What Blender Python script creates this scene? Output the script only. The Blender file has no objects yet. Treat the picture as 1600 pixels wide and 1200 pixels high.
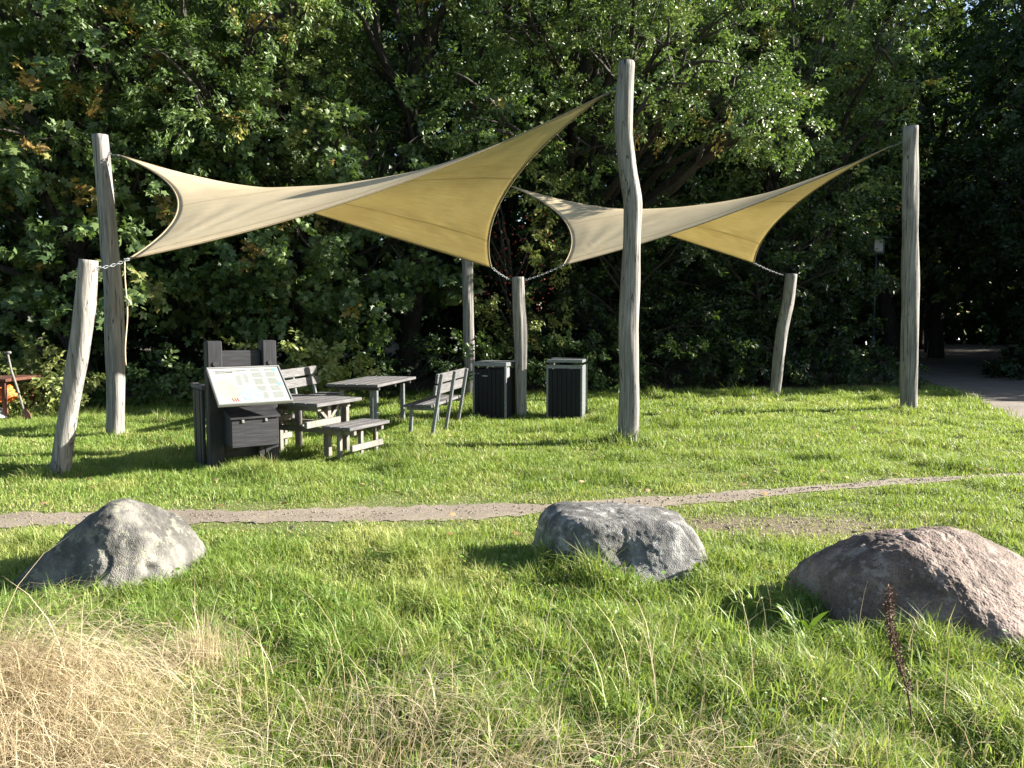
import bpy, bmesh, math, random
import numpy as np
from mathutils import Vector, Matrix, noise as mnoise

# ------------------------------------------------------------------ camera, sky, sun, exposure
SC = bpy.context.scene
COL = SC.collection
R = math.radians
CAM_H, F_PX, PITCH = 1.65, 1200.0, math.atan(100 / 1200)
cam_d = bpy.data.cameras.new('camera')
cam = bpy.data.objects.new('camera', cam_d); COL.objects.link(cam)
cam.location = (0, 0, CAM_H); cam.rotation_euler = (math.pi / 2 - PITCH, 0, 0)
cam_d.sensor_width = 36; cam_d.lens = 36 * F_PX / 1600; cam_d.clip_start = 0.05; cam_d.clip_end = 1500
SC.camera = cam

SUN_EL, SUN_AZ = R(23.5), R(8)           # azimuth: from +X (right of the picture) turned towards +Y
w = bpy.data.worlds.new('World'); SC.world = w; w.use_nodes = True
nt = w.node_tree
sky = nt.nodes.new('ShaderNodeTexSky'); sky.sky_type = 'NISHITA'; sky.sun_disc = False
sky.sun_elevation = SUN_EL; sky.sun_rotation = R(90) - SUN_AZ
bg = nt.nodes['Background']; bg.inputs['Strength'].default_value = 0.05
nt.links.new(sky.outputs[0], bg.inputs[0])
sun_d = bpy.data.lights.new('sun', 'SUN'); sun_d.energy = 5.0; sun_d.angle = R(0.5); sun_d.color = (1, .93, .82)
sun = bpy.data.objects.new('sun', sun_d); COL.objects.link(sun)
to_sun = Vector((math.cos(SUN_EL) * math.cos(SUN_AZ), math.cos(SUN_EL) * math.sin(SUN_AZ), math.sin(SUN_EL)))
sun.rotation_euler = (-to_sun).to_track_quat('-Z', 'Y').to_euler(); sun.location = (20, 3, 15)
SC.view_settings.view_transform = 'Standard'; SC.view_settings.look = 'None'
SC.view_settings.exposure = 2.25; SC.view_settings.gamma = 1
SC.render.engine = 'CYCLES'
SC.cycles.max_bounces = 6; SC.cycles.diffuse_bounces = 3; SC.cycles.transmission_bounces = 4
SC.cycles.use_denoising = True

def px(x, y, Y):                        # the point at depth Y seen at pixel (x, y) of the 1600 px photograph
    rx = (x - 800) / F_PX; rz = -(y - 600) / F_PX
    c, s = math.cos(PITCH), math.sin(PITCH)
    t = Y / (c + rz * s)
    return Vector((rx * t, Y, CAM_H + (rz * c - s) * t))

# ------------------------------------------------------------------ helpers
rng = np.random.default_rng(7)
random.seed(5)

def tag(o, label=None, cat=None, group=None, kind=None):
    if label: o['label'] = label
    if cat: o['category'] = cat
    if group: o['group'] = group
    if kind: o['kind'] = kind
    return o

def empty(name, loc, label, cat, group=None, rz=0):
    o = bpy.data.objects.new(name, None); COL.objects.link(o)
    o.location = loc; o.rotation_euler = (0, 0, rz); o.empty_display_size = .2
    return tag(o, label, cat, group)

def link_mesh(name, me, mat, parent=None, smooth=False):
    if mat: me.materials.append(mat)
    if smooth: me.polygons.foreach_set('use_smooth', np.ones(len(me.polygons), bool))
    o = bpy.data.objects.new(name, me); COL.objects.link(o)
    if parent: o.parent = parent
    return o

def np_mesh(name, V, loops, starts, attrs=None):
    me = bpy.data.meshes.new(name)
    me.vertices.add(len(V)); me.vertices.foreach_set('co', np.ascontiguousarray(V, np.float32).ravel())
    me.loops.add(len(loops)); me.loops.foreach_set('vertex_index', np.ascontiguousarray(loops, np.int32))
    me.polygons.add(len(starts)); me.polygons.foreach_set('loop_start', np.ascontiguousarray(starts, np.int32))
    for k, a in (attrs or {}).items():
        at = me.attributes.new(k, 'FLOAT', 'POINT'); at.data.foreach_set('value', np.ascontiguousarray(a, np.float32))
    me.update(calc_edges=True)
    return me

class MB:
    """collects boxes and tubes into ONE mesh"""
    def __init__(s): s.bm = bmesh.new()
    def box(s, c, size, rot=None, bevel=0.004):
        t = bmesh.new(); bmesh.ops.create_cube(t, size=1)
        bmesh.ops.scale(t, vec=size, verts=t.verts)
        if bevel: bmesh.ops.bevel(t, geom=t.edges[:], offset=min(bevel, min(size) * .3), segments=1, affect='EDGES')
        M = Matrix.Translation(c)
        if rot is not None: M = M @ (rot if isinstance(rot, Matrix) else Matrix.Rotation(rot, 4, 'Z'))
        t.transform(M); s.add(t); return s
    def beam(s, a, b, wx, wy, up=(0, 0, 1), bevel=0.004):
        a, b = Vector(a), Vector(b); z = (b - a); L = z.length; z.normalize()
        u = Vector(up)
        if abs(z.dot(u)) > .98: u = Vector((0, 1, 0))
        x = u.cross(z).normalized(); y = z.cross(x)
        M = Matrix((x, y, z)).transposed().to_4x4(); 
        return s.box((a + b) / 2, (wx, wy, L), M, bevel)
    def tube(s, pts, rad, n=10, cap=True, wob=0, seed=0):
        pts = [Vector(p) for p in pts]; t = bmesh.new(); rings = []
        if not hasattr(rad, '__len__'): rad = [rad] * len(pts)
        ref = Vector((1, 0.01, 0))
        for i, p in enumerate(pts):
            d = (pts[min(i + 1, len(pts) - 1)] - pts[max(i - 1, 0)]).normalized()
            if abs(d.dot(ref)) > .95: ref = Vector((0, 1, 0.01))
            x = (ref - d * ref.dot(d)).normalized(); y = d.cross(x); ref = x
            ring = []
            for k in range(n):
                a = 2 * math.pi * k / n
                r = rad[i]
                if wob:
                    q = Vector((math.cos(a) * .8 + seed * 3.1, math.sin(a) * .8, p.z * .55))
                    r *= 1 + wob * mnoise.noise(q * 1.7) + wob * .5 * mnoise.noise(Vector((math.cos(a) * 2.2 + seed, math.sin(a) * 2.2, p.z * 1.1)))
                ring.append(t.verts.new(p + (x * math.cos(a) + y * math.sin(a)) * r))
            rings.append(ring)
        for a, b in zip(rings, rings[1:]):
            for k in range(n): t.faces.new((a[k], a[(k + 1) % n], b[(k + 1) % n], b[k])).smooth = True
        if cap:
            t.faces.new(rings[0][::-1]); t.faces.new(rings[-1])
        s.add(t); return s
    def poly(s, pts, depth_vec):
        t = bmesh.new(); d = Vector(depth_vec)
        a = [t.verts.new(Vector(p)) for p in pts]; b = [t.verts.new(Vector(p) + d) for p in pts]
        t.faces.new(a[::-1]); t.faces.new(b); n = len(a)
        for k in range(n): t.faces.new((a[k], a[(k + 1) % n], b[(k + 1) % n], b[k]))
        bmesh.ops.recalc_face_normals(t, faces=t.faces[:]); s.add(t); return s
    def add(s, t):
        me = bpy.data.meshes.new('tmp'); t.to_mesh(me); t.free(); s.bm.from_mesh(me); bpy.data.meshes.remove(me)
    def build(s, name, mat, parent=None):
        me = bpy.data.meshes.new(name); s.bm.to_mesh(me); s.bm.free()
        return link_mesh(name, me, mat, parent)

def vnoise(x, y, sc, seed=0):
    """smooth value noise 0..1 for numpy arrays"""
    r = np.random.default_rng(seed + 1000); T = r.random((256, 256))
    x = x / sc + 57.3; y = y / sc + 91.7
    i = np.floor(x).astype(int); j = np.floor(y).astype(int); u = x - i; v = y - j
    u = u * u * (3 - 2 * u); v = v * v * (3 - 2 * v)
    g = lambda a, b: T[a % 256, b % 256]
    return (g(i, j) * (1 - u) + g(i + 1, j) * u) * (1 - v) + (g(i, j + 1) * (1 - u) + g(i + 1, j + 1) * u) * v

def unit(a): return a / np.maximum(np.linalg.norm(a, axis=-1, keepdims=True), 1e-9)

# ------------------------------------------------------------------ materials
def newmat(name):
    m = bpy.data.materials.new(name); m.use_nodes = True
    n = m.node_tree.nodes; l = m.node_tree.links
    return m, n, l, n['Principled BSDF']
def nd(n, typ, **kw):
    x = n.new(typ)
    for k, v in kw.items():
        if k in x.inputs: x.inputs[k].default_value = v
        else: setattr(x, k, v)
    return x
def ramp(n, stops):
    r = n.new('ShaderNodeValToRGB'); e = r.color_ramp.elements
    while len(e) < len(stops): e.new(.5)
    for q, (p, c) in zip(e, stops): q.position = p; q.color = (*c, 1)
    return r
def coords(n, l, scale=(1, 1, 1), which='Object'):
    tc = n.new('ShaderNodeTexCoord'); mp = n.new('ShaderNodeMapping'); mp.inputs['Scale'].default_value = scale
    l.new(tc.outputs[which], mp.inputs[0]); return mp.outputs[0]
def bump(n, l, p, src, strength, dist=.01):
    b = nd(n, 'ShaderNodeBump', Strength=strength, Distance=dist); l.new(src, b.inputs['Height']); l.new(b.outputs[0], p.inputs['Normal'])

def wood_mat(name, c0, c1, c2, grain=(14, 14, .9), rough=.8, bs=.5, dist=.006, cracks=False):
    m, n, l, p = newmat(name); co = coords(n, l, grain)
    a = nd(n, 'ShaderNodeTexNoise', Scale=2.2, Detail=8, Roughness=.65); l.new(co, a.inputs[0])
    b = nd(n, 'ShaderNodeTexNoise', Scale=1.1, Detail=3); l.new(coords(n, l, (2, 2, 1.2)), b.inputs[0])
    r = ramp(n, [(.28, c0), (.5, c1), (.72, c2)]); l.new(a.outputs[0], r.inputs[0])
    mx = nd(n, 'ShaderNodeMixRGB', blend_type='MULTIPLY'); mx.inputs[0].default_value = .6
    r2 = ramp(n, [(.3, (.62, .62, .64)), (.7, (1.1, 1.06, 1.0))]); l.new(b.outputs[0], r2.inputs[0])
    l.new(r.outputs[0], mx.inputs[1]); l.new(r2.outputs[0], mx.inputs[2]); l.new(mx.outputs[0], p.inputs['Base Color'])
    if cracks:                            # drying cracks: thin dark lines along the grain
        ck = nd(n, 'ShaderNodeTexNoise', Scale=1.6, Detail=2, Roughness=.4); l.new(coords(n, l, (9, 9, .33)), ck.inputs[0])
        rc = ramp(n, [(.484, (1, 1, 1)), (.497, (.13, .12, .11)), (.503, (.13, .12, .11)), (.516, (1, 1, 1))]); l.new(ck.outputs[0], rc.inputs[0])
        kn = nd(n, 'ShaderNodeTexNoise', Scale=1, Detail=4); l.new(coords(n, l, (3.5, 3.5, 1.6)), kn.inputs[0])
        rk = ramp(n, [(.62, (1, 1, 1)), (.74, (.5, .47, .44))]); l.new(kn.outputs[0], rk.inputs[0])
        mk = nd(n, 'ShaderNodeMixRGB', blend_type='MULTIPLY'); mk.inputs[0].default_value = 1; l.new(mx.outputs[0], mk.inputs[1]); l.new(rc.outputs[0], mk.inputs[2])
        mk2 = nd(n, 'ShaderNodeMixRGB', blend_type='MULTIPLY'); mk2.inputs[0].default_value = 1; l.new(mk.outputs[0], mk2.inputs[1]); l.new(rk.outputs[0], mk2.inputs[2])
        l.new(mk2.outputs[0], p.inputs['Base Color'])
    p.inputs['Roughness'].default_value = rough; p.inputs['Specular IOR Level'].default_value = .3
    bump(n, l, p, a.outputs[0], bs, dist); return m

M_POST = wood_mat('weathered_log', (.085, .08, .075), (.205, .199, .190), (.325, .317, .305), (16, 16, .7), .85, .9, .014, True)
M_CHAR = wood_mat('charcoal_board', (.010, .011, .014), (.021, .022, .027), (.044, .045, .051), (2, 6, 34), .6, .5, .004)
M_CHARV = wood_mat('charcoal_post', (.009, .010, .013), (.020, .021, .026), (.042, .043, .049), (34, 34, 1.6), .6, .5, .004)
M_SLAT = wood_mat('grey_slat', (.05, .05, .052), (.10, .10, .105), (.17, .17, .175), (34, 2.2, 34), .8, .6, .004)
M_PALE = wood_mat('pale_wood', (.11, .105, .095), (.17, .162, .148), (.23, .22, .20), (9, 9, 4), .8, .4, .004)
M_BIN = wood_mat('black_board', (.003, .004, .006), (.006, .007, .011), (.012, .013, .018), (14, 14, 2), .7, .3, .003)
M_RUSTWOOD = wood_mat('red_brown_wood', (.045, .018, .012), (.085, .032, .02), (.13, .055, .035), (9, 9, 3), .8, .4, .004)

def plain(name, col, rough=.5, metal=0, var=.25, sc=18, bs=.15):
    m, n, l, p = newmat(name)
    a = nd(n, 'ShaderNodeTexNoise', Scale=sc, Detail=6); l.new(coords(n, l), a.inputs[0])
    r = ramp(n, [(.3, tuple(c * (1 - var) for c in col)), (.7, tuple(min(1, c * (1 + var)) for c in col))])
    l.new(a.outputs[0], r.inputs[0]); l.new(r.outputs[0], p.inputs['Base Color'])
    p.inputs['Roughness'].default_value = rough; p.inputs['Metallic'].default_value = metal
    bump(n, l, p, a.outputs[0], bs, .003); return m
M_STEEL = plain('galvanised_steel', (.15, .163, .172), .45, .35, .25, 30)
M_ALU = plain('brushed_aluminium', (.30, .30, .30), .4, .5, .08, 40)
M_LAMP = plain('dark_green_paint', (.06, .08, .088), .35, .3, .2, 20)
M_GLASSY = plain('opal_lamp_glass', (.34, .36, .36), .25, 0, .1, 10)
M_WHITE = plain('sign_white', (.27, .285, .272), .35, 0, .02, 10, .02)
M_INK = plain('grey_ink', (.13, .145, .13), .6, 0, .1, 30, 0)
M_INKD = plain('dark_ink', (.07, .07, .07), .6, 0, .1, 30, 0)
M_GREENP = plain('map_green', (.23, .275, .205), .5, 0, .12, 14, 0)
M_BLUEP = plain('map_blue', (.20, .25, .28), .5, 0, .2, 22, 0)
M_REDP = plain('red_ink', (.5, .06, .05), .5, 0, .05, 20, 0)
M_BLACKP = plain('black_ink', (.02, .02, .02), .5, 0, .05, 20, 0)
M_PRINTG = plain('green_badge', (.10, .38, .28), .5, 0, .05, 20, 0)
M_ORANGE = plain('orange_netting', (.62, .13, .02), .7, 0, .45, 30, .5)
M_TEAL = plain('teal_plastic', (.02, .30, .26), .5, 0, .3, 30, .3)
M_SACK = plain('white_sack', (.45, .45, .43), .7, 0, .3, 20, .5)
M_ROPE = plain('hemp_rope', (.42, .36, .26), .9, 0, .3, 90, .5)
M_BERRY = plain('red_berry', (.32, .03, .02), .4, 0, .3, 20, 0)
M_SEED = plain('brown_seed', (.12, .07, .05), .9, 0, .5, 60, .4)
M_RUST = plain('rusty_steel', (.20, .10, .06), .8, .2, .4, 30, .4)

def leaf_mat(name, stops, trans=.26, tcol=(.17, .29, .03), rough=.44, spec=.42):
    m, n, l, p = newmat(name)
    at = n.new('ShaderNodeAttribute'); at.attribute_name = 'tint'
    r = ramp(n, stops); l.new(at.outputs['Fac'], r.inputs[0]); l.new(r.outputs[0], p.inputs['Base Color'])
    p.inputs['Roughness'].default_value = rough; p.inputs['Specular IOR Level'].default_value = spec
    t = n.new('ShaderNodeBsdfTranslucent')
    mc = nd(n, 'ShaderNodeMixRGB', blend_type='MIX'); mc.inputs[0].default_value = .55; mc.inputs[2].default_value = (*tcol, 1)
    l.new(r.outputs[0], mc.inputs[1]); l.new(mc.outputs[0], t.inputs[0])
    mx = n.new('ShaderNodeMixShader'); mx.inputs[0].default_value = trans
    l.new(p.outputs[0], mx.inputs[1]); l.new(t.outputs[0], mx.inputs[2])
    l.new(mx.outputs[0], n['Material Output'].inputs[0]); return m

G0, G1, G2 = (.022, .040, .014), (.050, .085, .022), (.085, .12, .032)
M_MAPLE = leaf_mat('maple_leaf', [(0, (.030, .060, .022)), (.55, (.092, .146, .050)), (.82, (.16, .185, .065)), (.9, (.27, .23, .07)), (1, (.29, .18, .06))])
M_OAK = leaf_mat('oak_leaf', [(0, (.034, .064, .022)), (.5, (.096, .150, .046)), (.88, (.225, .26, .08)), (.95, (.29, .25, .06)), (1, (.32, .20, .05))])
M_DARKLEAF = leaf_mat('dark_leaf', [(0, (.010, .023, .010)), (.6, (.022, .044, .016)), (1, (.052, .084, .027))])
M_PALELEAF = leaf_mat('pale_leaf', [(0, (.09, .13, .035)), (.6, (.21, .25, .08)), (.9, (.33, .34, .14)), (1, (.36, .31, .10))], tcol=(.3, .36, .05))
M_GRASS = leaf_mat('grass_blade', [(0, (.09, .15, .026)), (.45, (.17, .262, .052)), (.75, (.27, .325, .088)), (.9, (.38, .35, .14)), (1, (.48, .40, .22))], trans=.38, tcol=(.34, .44, .05), rough=.5, spec=.35)
M_DRY = leaf_mat('dry_grass_blade', [(0, (.27, .21, .12)), (.5, (.50, .42, .27)), (1, (.70, .62, .45))], trans=.3, tcol=(.5, .38, .2), rough=.6, spec=.3)
M_WEED = leaf_mat('weed_leaf', [(0, (.05, .12, .015)), (.6, (.10, .19, .025)), (1, (.20, .26, .04))], tcol=(.25, .4, .02))
M_FALLEN = leaf_mat('fallen_leaf', [(0, (.10, .05, .02)), (.5, (.26, .16, .07)), (1, (.42, .33, .20))], trans=.15, rough=.6)

def bark_mat():
    m, n, l, p = newmat('tree_bark')
    a = nd(n, 'ShaderNodeTexNoise', Scale=3, Detail=8, Roughness=.7); l.new(coords(n, l, (4, 4, 1)), a.inputs[0])
    r = ramp(n, [(.3, (.014, .012, .010)), (.55, (.036, .031, .026)), (.75, (.075, .066, .056))]); l.new(a.outputs[0], r.inputs[0])
    l.new(r.outputs[0], p.inputs['Base Color']); p.inputs['Roughness'].default_value = .9
    bump(n, l, p, a.outputs[0], .9, .03); return m
M_BARK = bark_mat()

def rock_mat(name, c0, c1, c2, speck, lichen, grain=60):
    m, n, l, p = newmat(name); co = coords(n, l)
    a = nd(n, 'ShaderNodeTexNoise', Scale=5, Detail=10, Roughness=.7); l.new(co, a.inputs[0])
    r = ramp(n, [(.32, c0), (.5, c1), (.68, c2)]); l.new(a.outputs[0], r.inputs[0])
    g = nd(n, 'ShaderNodeTexVoronoi', Scale=grain); l.new(co, g.inputs[0])
    g2 = ramp(n, [(.0, speck), (.45, (1, 1, 1)), (.9, (1.25, 1.22, 1.2))]); l.new(g.outputs['Distance'], g2.inputs[0])
    mx = nd(n, 'ShaderNodeMixRGB', blend_type='MULTIPLY'); mx.inputs[0].default_value = .75
    l.new(r.outputs[0], mx.inputs[1]); l.new(g2.outputs[0], mx.inputs[2])
    b = nd(n, 'ShaderNodeTexNoise', Scale=11, Detail=8, Roughness=.75); l.new(co, b.inputs[0])
    b2 = ramp(n, [(.54, (0, 0, 0)), (.60, (.8, .8, .8))]); l.new(b.outputs[0], b2.inputs[0])
    dk = nd(n, 'ShaderNodeTexNoise', Scale=2.6, Detail=9, Roughness=.72, Distortion=.4); l.new(co, dk.inputs[0])
    dr = ramp(n, [(.44, (.48, .48, .47)), (.56, (1, 1, 1))]); l.new(dk.outputs[0], dr.inputs[0])
    md = nd(n, 'ShaderNodeMixRGB', blend_type='MULTIPLY'); md.inputs[0].default_value = .85; l.new(mx.outputs[0], md.inputs[1]); l.new(dr.outputs[0], md.inputs[2])
    m2 = nd(n, 'ShaderNodeMixRGB'); l.new(b2.outputs[0], m2.inputs[0]); l.new(md.outputs[0], m2.inputs[1]); m2.inputs[2].default_value = (*lichen, 1)
    l.new(m2.outputs[0], p.inputs['Base Color']); p.inputs['Roughness'].default_value = .85
    ad = nd(n, 'ShaderNodeMath', operation='ADD'); l.new(a.outputs[0], ad.inputs[0])
    sc = nd(n, 'ShaderNodeMath', operation='MULTIPLY'); l.new(g.outputs['Distance'], sc.inputs[0]); sc.inputs[1].default_value = .35
    l.new(sc.outputs[0], ad.inputs[1]); bump(n, l, p, ad.outputs[0], .8, .018); return m
M_ROCK1 = rock_mat('grey_granite', (.05, .05, .048), (.115, .112, .103), (.20, .19, .17), (.75, .75, .75), (.19, .19, .145), 150)
M_ROCK2 = rock_mat('pale_granite', (.055, .055, .056), (.135, .134, .13), (.24, .238, .23), (.75, .75, .75), (.29, .29, .275), 150)
M_ROCK3 = rock_mat('reddish_granite', (.085, .060, .047), (.170, .122, .100), (.27, .205, .178), (.35, .3, .3), (.25, .205, .175), 75)

def ground_mat():
    m, n, l, p = newmat('lawn_soil'); co = coords(n, l)
    a = nd(n, 'ShaderNodeTexNoise', Scale=1.3, Detail=8, Roughness=.7); l.new(co, a.inputs[0])
    b = nd(n, 'ShaderNodeTexNoise', Scale=45, Detail=5, Roughness=.7); l.new(co, b.inputs[0])
    r = ramp(n, [(.35, (.085, .12, .03)), (.55, (.14, .165, .05)), (.7, (.20, .19, .075))]); l.new(a.outputs[0], r.inputs[0])
    r2 = ramp(n, [(.3, (.45, .45, .4)), (.7, (1.25, 1.2, 1.1))]); l.new(b.outputs[0], r2.inputs[0])
    mx = nd(n, 'ShaderNodeMixRGB', blend_type='MULTIPLY'); mx.inputs[0].default_value = 1
    sx = n.new('ShaderNodeSeparateXYZ'); l.new(co, sx.inputs[0])
    e = nd(n, 'ShaderNodeVectorMath', operation='MULTIPLY_ADD'); l.new(co, e.inputs[0]); e.inputs[1].default_value = (1 / 1.5, 1 / .42, 0); e.inputs[2].default_value = (-2.2 / 1.5, -6.05 / .42, 0)
    ln = nd(n, 'ShaderNodeVectorMath', operation='LENGTH'); l.new(e.outputs[0], ln.inputs[0])
    wn = nd(n, 'ShaderNodeTexNoise', Scale=3.5, Detail=6); l.new(co, wn.inputs[0])
    ad = nd(n, 'ShaderNodeMath', operation='ADD'); l.new(ln.outputs['Value'], ad.inputs[0]); l.new(wn.outputs[0], ad.inputs[1])
    rw = ramp(n, [(.55, (1, 1, 1)), (.95, (0, 0, 0))]); dv = nd(n, 'ShaderNodeMath', operation='MULTIPLY'); dv.inputs[1].default_value = .55; l.new(ad.outputs[0], dv.inputs[0]); l.new(dv.outputs[0], rw.inputs[0])
    ms = n.new('ShaderNodeMixRGB'); l.new(rw.outputs[0], ms.inputs[0]); l.new(r.outputs[0], ms.inputs[1]); ms.inputs[2].default_value = (.17, .14, .10, 1)
    l.new(ms.outputs[0], mx.inputs[1]); l.new(r2.outputs[0], mx.inputs[2]); l.new(mx.outputs[0], p.inputs['Base Color'])
    p.inputs['Roughness'].default_value = .95; bump(n, l, p, b.outputs[0], 1, .03); return m
def grit_mat(name, c0, c1, c2, sc=40):
    m, n, l, p = newmat(name); co = coords(n, l)
    a = nd(n, 'ShaderNodeTexNoise', Scale=sc, Detail=8, Roughness=.75); l.new(co, a.inputs[0])
    b = nd(n, 'ShaderNodeTexNoise', Scale=1.7, Detail=5); l.new(co, b.inputs[0])
    r = ramp(n, [(.3, c0), (.5, c1), (.7, c2)]); l.new(a.outputs[0], r.inputs[0])
    r2 = ramp(n, [(.3, (.72, .7, .66)), (.7, (1.15, 1.12, 1.1))]); l.new(b.outputs[0], r2.inputs[0])
    mx = nd(n, 'ShaderNodeMixRGB', blend_type='MULTIPLY'); mx.inputs[0].default_value = 1
    l.new(r.outputs[0], mx.inputs[1]); l.new(r2.outputs[0], mx.inputs[2]); l.new(mx.outputs[0], p.inputs['Base Color'])
    p.inputs['Roughness'].default_value = .9; bump(n, l, p, a.outputs[0], .5, .008); return m
M_GROUND = ground_mat()
M_PATH = grit_mat('trodden_gravel', (.10, .083, .064), (.19, .162, .128), (.29, .255, .21), 55)
M_ASPH = grit_mat('worn_asphalt', (.085, .070, .060), (.155, .132, .113), (.24, .21, .185), 30)
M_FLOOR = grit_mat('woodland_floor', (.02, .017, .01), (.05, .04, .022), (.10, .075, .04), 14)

def fabric_mat():
    m, n, l, p = newmat('sail_cloth')
    uv = n.new('ShaderNodeUVMap')
    mp = n.new('ShaderNodeMapping'); mp.inputs['Scale'].default_value = (60, 3, 1); l.new(uv.outputs[0], mp.inputs[0])
    a = nd(n, 'ShaderNodeTexNoise', Scale=3, Detail=6, Roughness=.6); l.new(mp.outputs[0], a.inputs[0])
    wv = nd(n, 'ShaderNodeTexNoise', Scale=2.2, Detail=4); 
    mp2 = n.new('ShaderNodeMapping'); mp2.inputs['Scale'].default_value = (4, 1.5, 1); l.new(uv.outputs[0], mp2.inputs[0]); l.new(mp2.outputs[0], wv.inputs[0])
    r = ramp(n, [(.25, (.54, .465, .32)), (.5, (.61, .53, .38)), (.75, (.66, .585, .43))]); l.new(a.outputs[0], r.inputs[0])
    d = nd(n, 'ShaderNodeBsdfDiffuse'); l.new(r.outputs[0], d.inputs[0])
    t = n.new('ShaderNodeBsdfTranslucent')
    r2 = ramp(n, [(.25, (.66, .565, .32)), (.5, (.76, .66, .40)), (.75, (.84, .75, .48))]); l.new(a.outputs[0], r2.inputs[0]); l.new(r2.outputs[0], t.inputs[0])
    su = n.new('ShaderNodeSeparateXYZ'); l.new(uv.outputs[0], su.inputs[0])
    for src in (d, t):                    # sewn seams across the cloth and faint dirt
        old = src.inputs[0].links[0].from_socket
        fr = nd(n, 'ShaderNodeMath', operation='MULTIPLY'); fr.inputs[1].default_value = 2.6; l.new(su.outputs['X'], fr.inputs[0])
        f2 = nd(n, 'ShaderNodeMath', operation='FRACT'); l.new(fr.outputs[0], f2.inputs[0])
        rs = ramp(n, [(.0, (1, 1, 1)), (.475, (1, 1, 1)), (.485, (.72, .69, .65)), (.497, (.88, .86, .83)), (.51, (1, 1, 1))]); l.new(f2.outputs[0], rs.inputs[0])
        dn = nd(n, 'ShaderNodeTexNoise', Scale=4, Detail=7, Roughness=.7); l.new(uv.outputs[0], dn.inputs[0])
        rd = ramp(n, [(.3, (.84, .82, .79)), (.6, (1, 1, 1))]); l.new(dn.outputs[0], rd.inputs[0])
        m1 = nd(n, 'ShaderNodeMixRGB', blend_type='MULTIPLY'); m1.inputs[0].default_value = 1; l.new(old, m1.inputs[1]); l.new(rs.outputs[0], m1.inputs[2])
        m2 = nd(n, 'ShaderNodeMixRGB', blend_type='MULTIPLY'); m2.inputs[0].default_value = 1; l.new(m1.outputs[0], m2.inputs[1]); l.new(rd.outputs[0], m2.inputs[2])
        l.new(m2.outputs[0], src.inputs[0])
    mx = n.new('ShaderNodeMixShader'); mx.inputs[0].default_value = .40
    l.new(d.outputs[0], mx.inputs[1]); l.new(t.outputs[0], mx.inputs[2]); l.new(mx.outputs[0], n['Material Output'].inputs[0])
    ad = nd(n, 'ShaderNodeMath', operation='ADD'); l.new(a.outputs[0], ad.inputs[0]); l.new(wv.outputs[0], ad.inputs[1])
    b = nd(n, 'ShaderNodeBump', Strength=.25, Distance=.012); l.new(ad.outputs[0], b.inputs['Height'])
    l.new(b.outputs[0], d.inputs['Normal']); l.new(b.outputs[0], t.inputs['Normal'])
    return m
M_SAIL = fabric_mat()
M_HEM = plain('sail_hem', (.20, .16, .10), .9, 0, .2, 60, .2)

# ------------------------------------------------------------------ setting: ground, paths
def sheet(name, rows, mat, z=0):
    """rows: list of rows of (x, y) -> grid mesh"""
    V = [(x, y, z) for r in rows for x, y in r]; k = len(rows[0]); F = []
    for i in range(len(rows) - 1):
        for j in range(k - 1): F.append((i * k + j, i * k + j + 1, (i + 1) * k + j + 1, (i + 1) * k + j))
    me = bpy.data.meshes.new(name); me.from_pydata(V, [], F); me.update()
    return tag(link_mesh(name, me, mat), kind='structure')

sheet('ground', [[(-400, -60), (400, -60)], [(-400, 700), (400, 700)]], M_GROUND)
# trodden path across the lawn: centre line and half width
PATH = np.array([(-9, 6.1), (-6, 6.18), (-4.27, 6.22), (-3.2, 6.28), (-2.2, 6.36), (-1.1, 6.42), (.28, 6.6), (1.16, 6.82), (2.0, 7.08), (2.8, 7.36), (3.9, 7.72), (5.07, 8.02), (6.6, 8.3), (8.5, 8.6), (12, 9.2)])
def path_y(x): return np.interp(x, PATH[:, 0], PATH[:, 1])
def path_hw(x):
    return np.interp(x, [-9, -4, -1, 1, 3, 5, 8], [.19, .22, .23, .19, .14, .09, .05]) * (.72 + .6 * vnoise(x, x * 0, .45, 3))
xs = np.linspace(-9, 9, 1500)
rag = [1 + .30 * (vnoise(xs, xs * 0 + k, .30, 70 + k) - .5) + .42 * (vnoise(xs, xs * 0 + k, .10, 72 + k) - .5) + .3 * (vnoise(xs, xs * 0 + k, .035, 74 + k) - .5) for k in (0, 1)]
ph = path_hw(xs); rows = []
for i, x in enumerate(xs):
    c = float(path_y(x)); rows.append([(x, c + ph[i] * rag[0][i]), (x, c), (x, c - ph[i] * 1.05 * rag[1][i])])
sheet('trodden_path', rows, M_PATH, .006)
# woodland road to the right
road_l = [(6.9, 9.5), (7.5, 10.6), (8.2, 12.3), (8.8, 13.9), (9.6, 15.9), (10.1, 17.5), (10.9, 19.8), (12.2, 24), (14.6, 30.5), (19, 40), (26, 52), (40, 70)]
road_r = [(11.0, 7.5), (11.5, 8.4), (12.0, 9.4), (13.0, 11), (14.2, 14), (15.0, 17), (16.4, 20), (18.5, 24), (22.5, 30), (29, 38), (38, 48), (56, 64)]
rows = []
for (a, b) in zip(road_l, road_r):
    rows.append([(a[0] + (b[0] - a[0]) * t, a[1] + (b[1] - a[1]) * t) for t in (1, .5, 0)])
sheet('woodland_road', rows[1:], M_ASPH, .008)
def in_road(x, y):
    lx = np.interp(y, [p[1] for p in road_l], [p[0] for p in road_l]); return (x > lx) & (y > 9.6) & (y < 70)
# woodland floor behind the lawn
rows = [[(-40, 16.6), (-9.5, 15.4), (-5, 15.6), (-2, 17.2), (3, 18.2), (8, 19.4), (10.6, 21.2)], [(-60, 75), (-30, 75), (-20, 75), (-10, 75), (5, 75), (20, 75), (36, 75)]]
sheet('woodland_floor', rows, M_FLOOR, .004)

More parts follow.
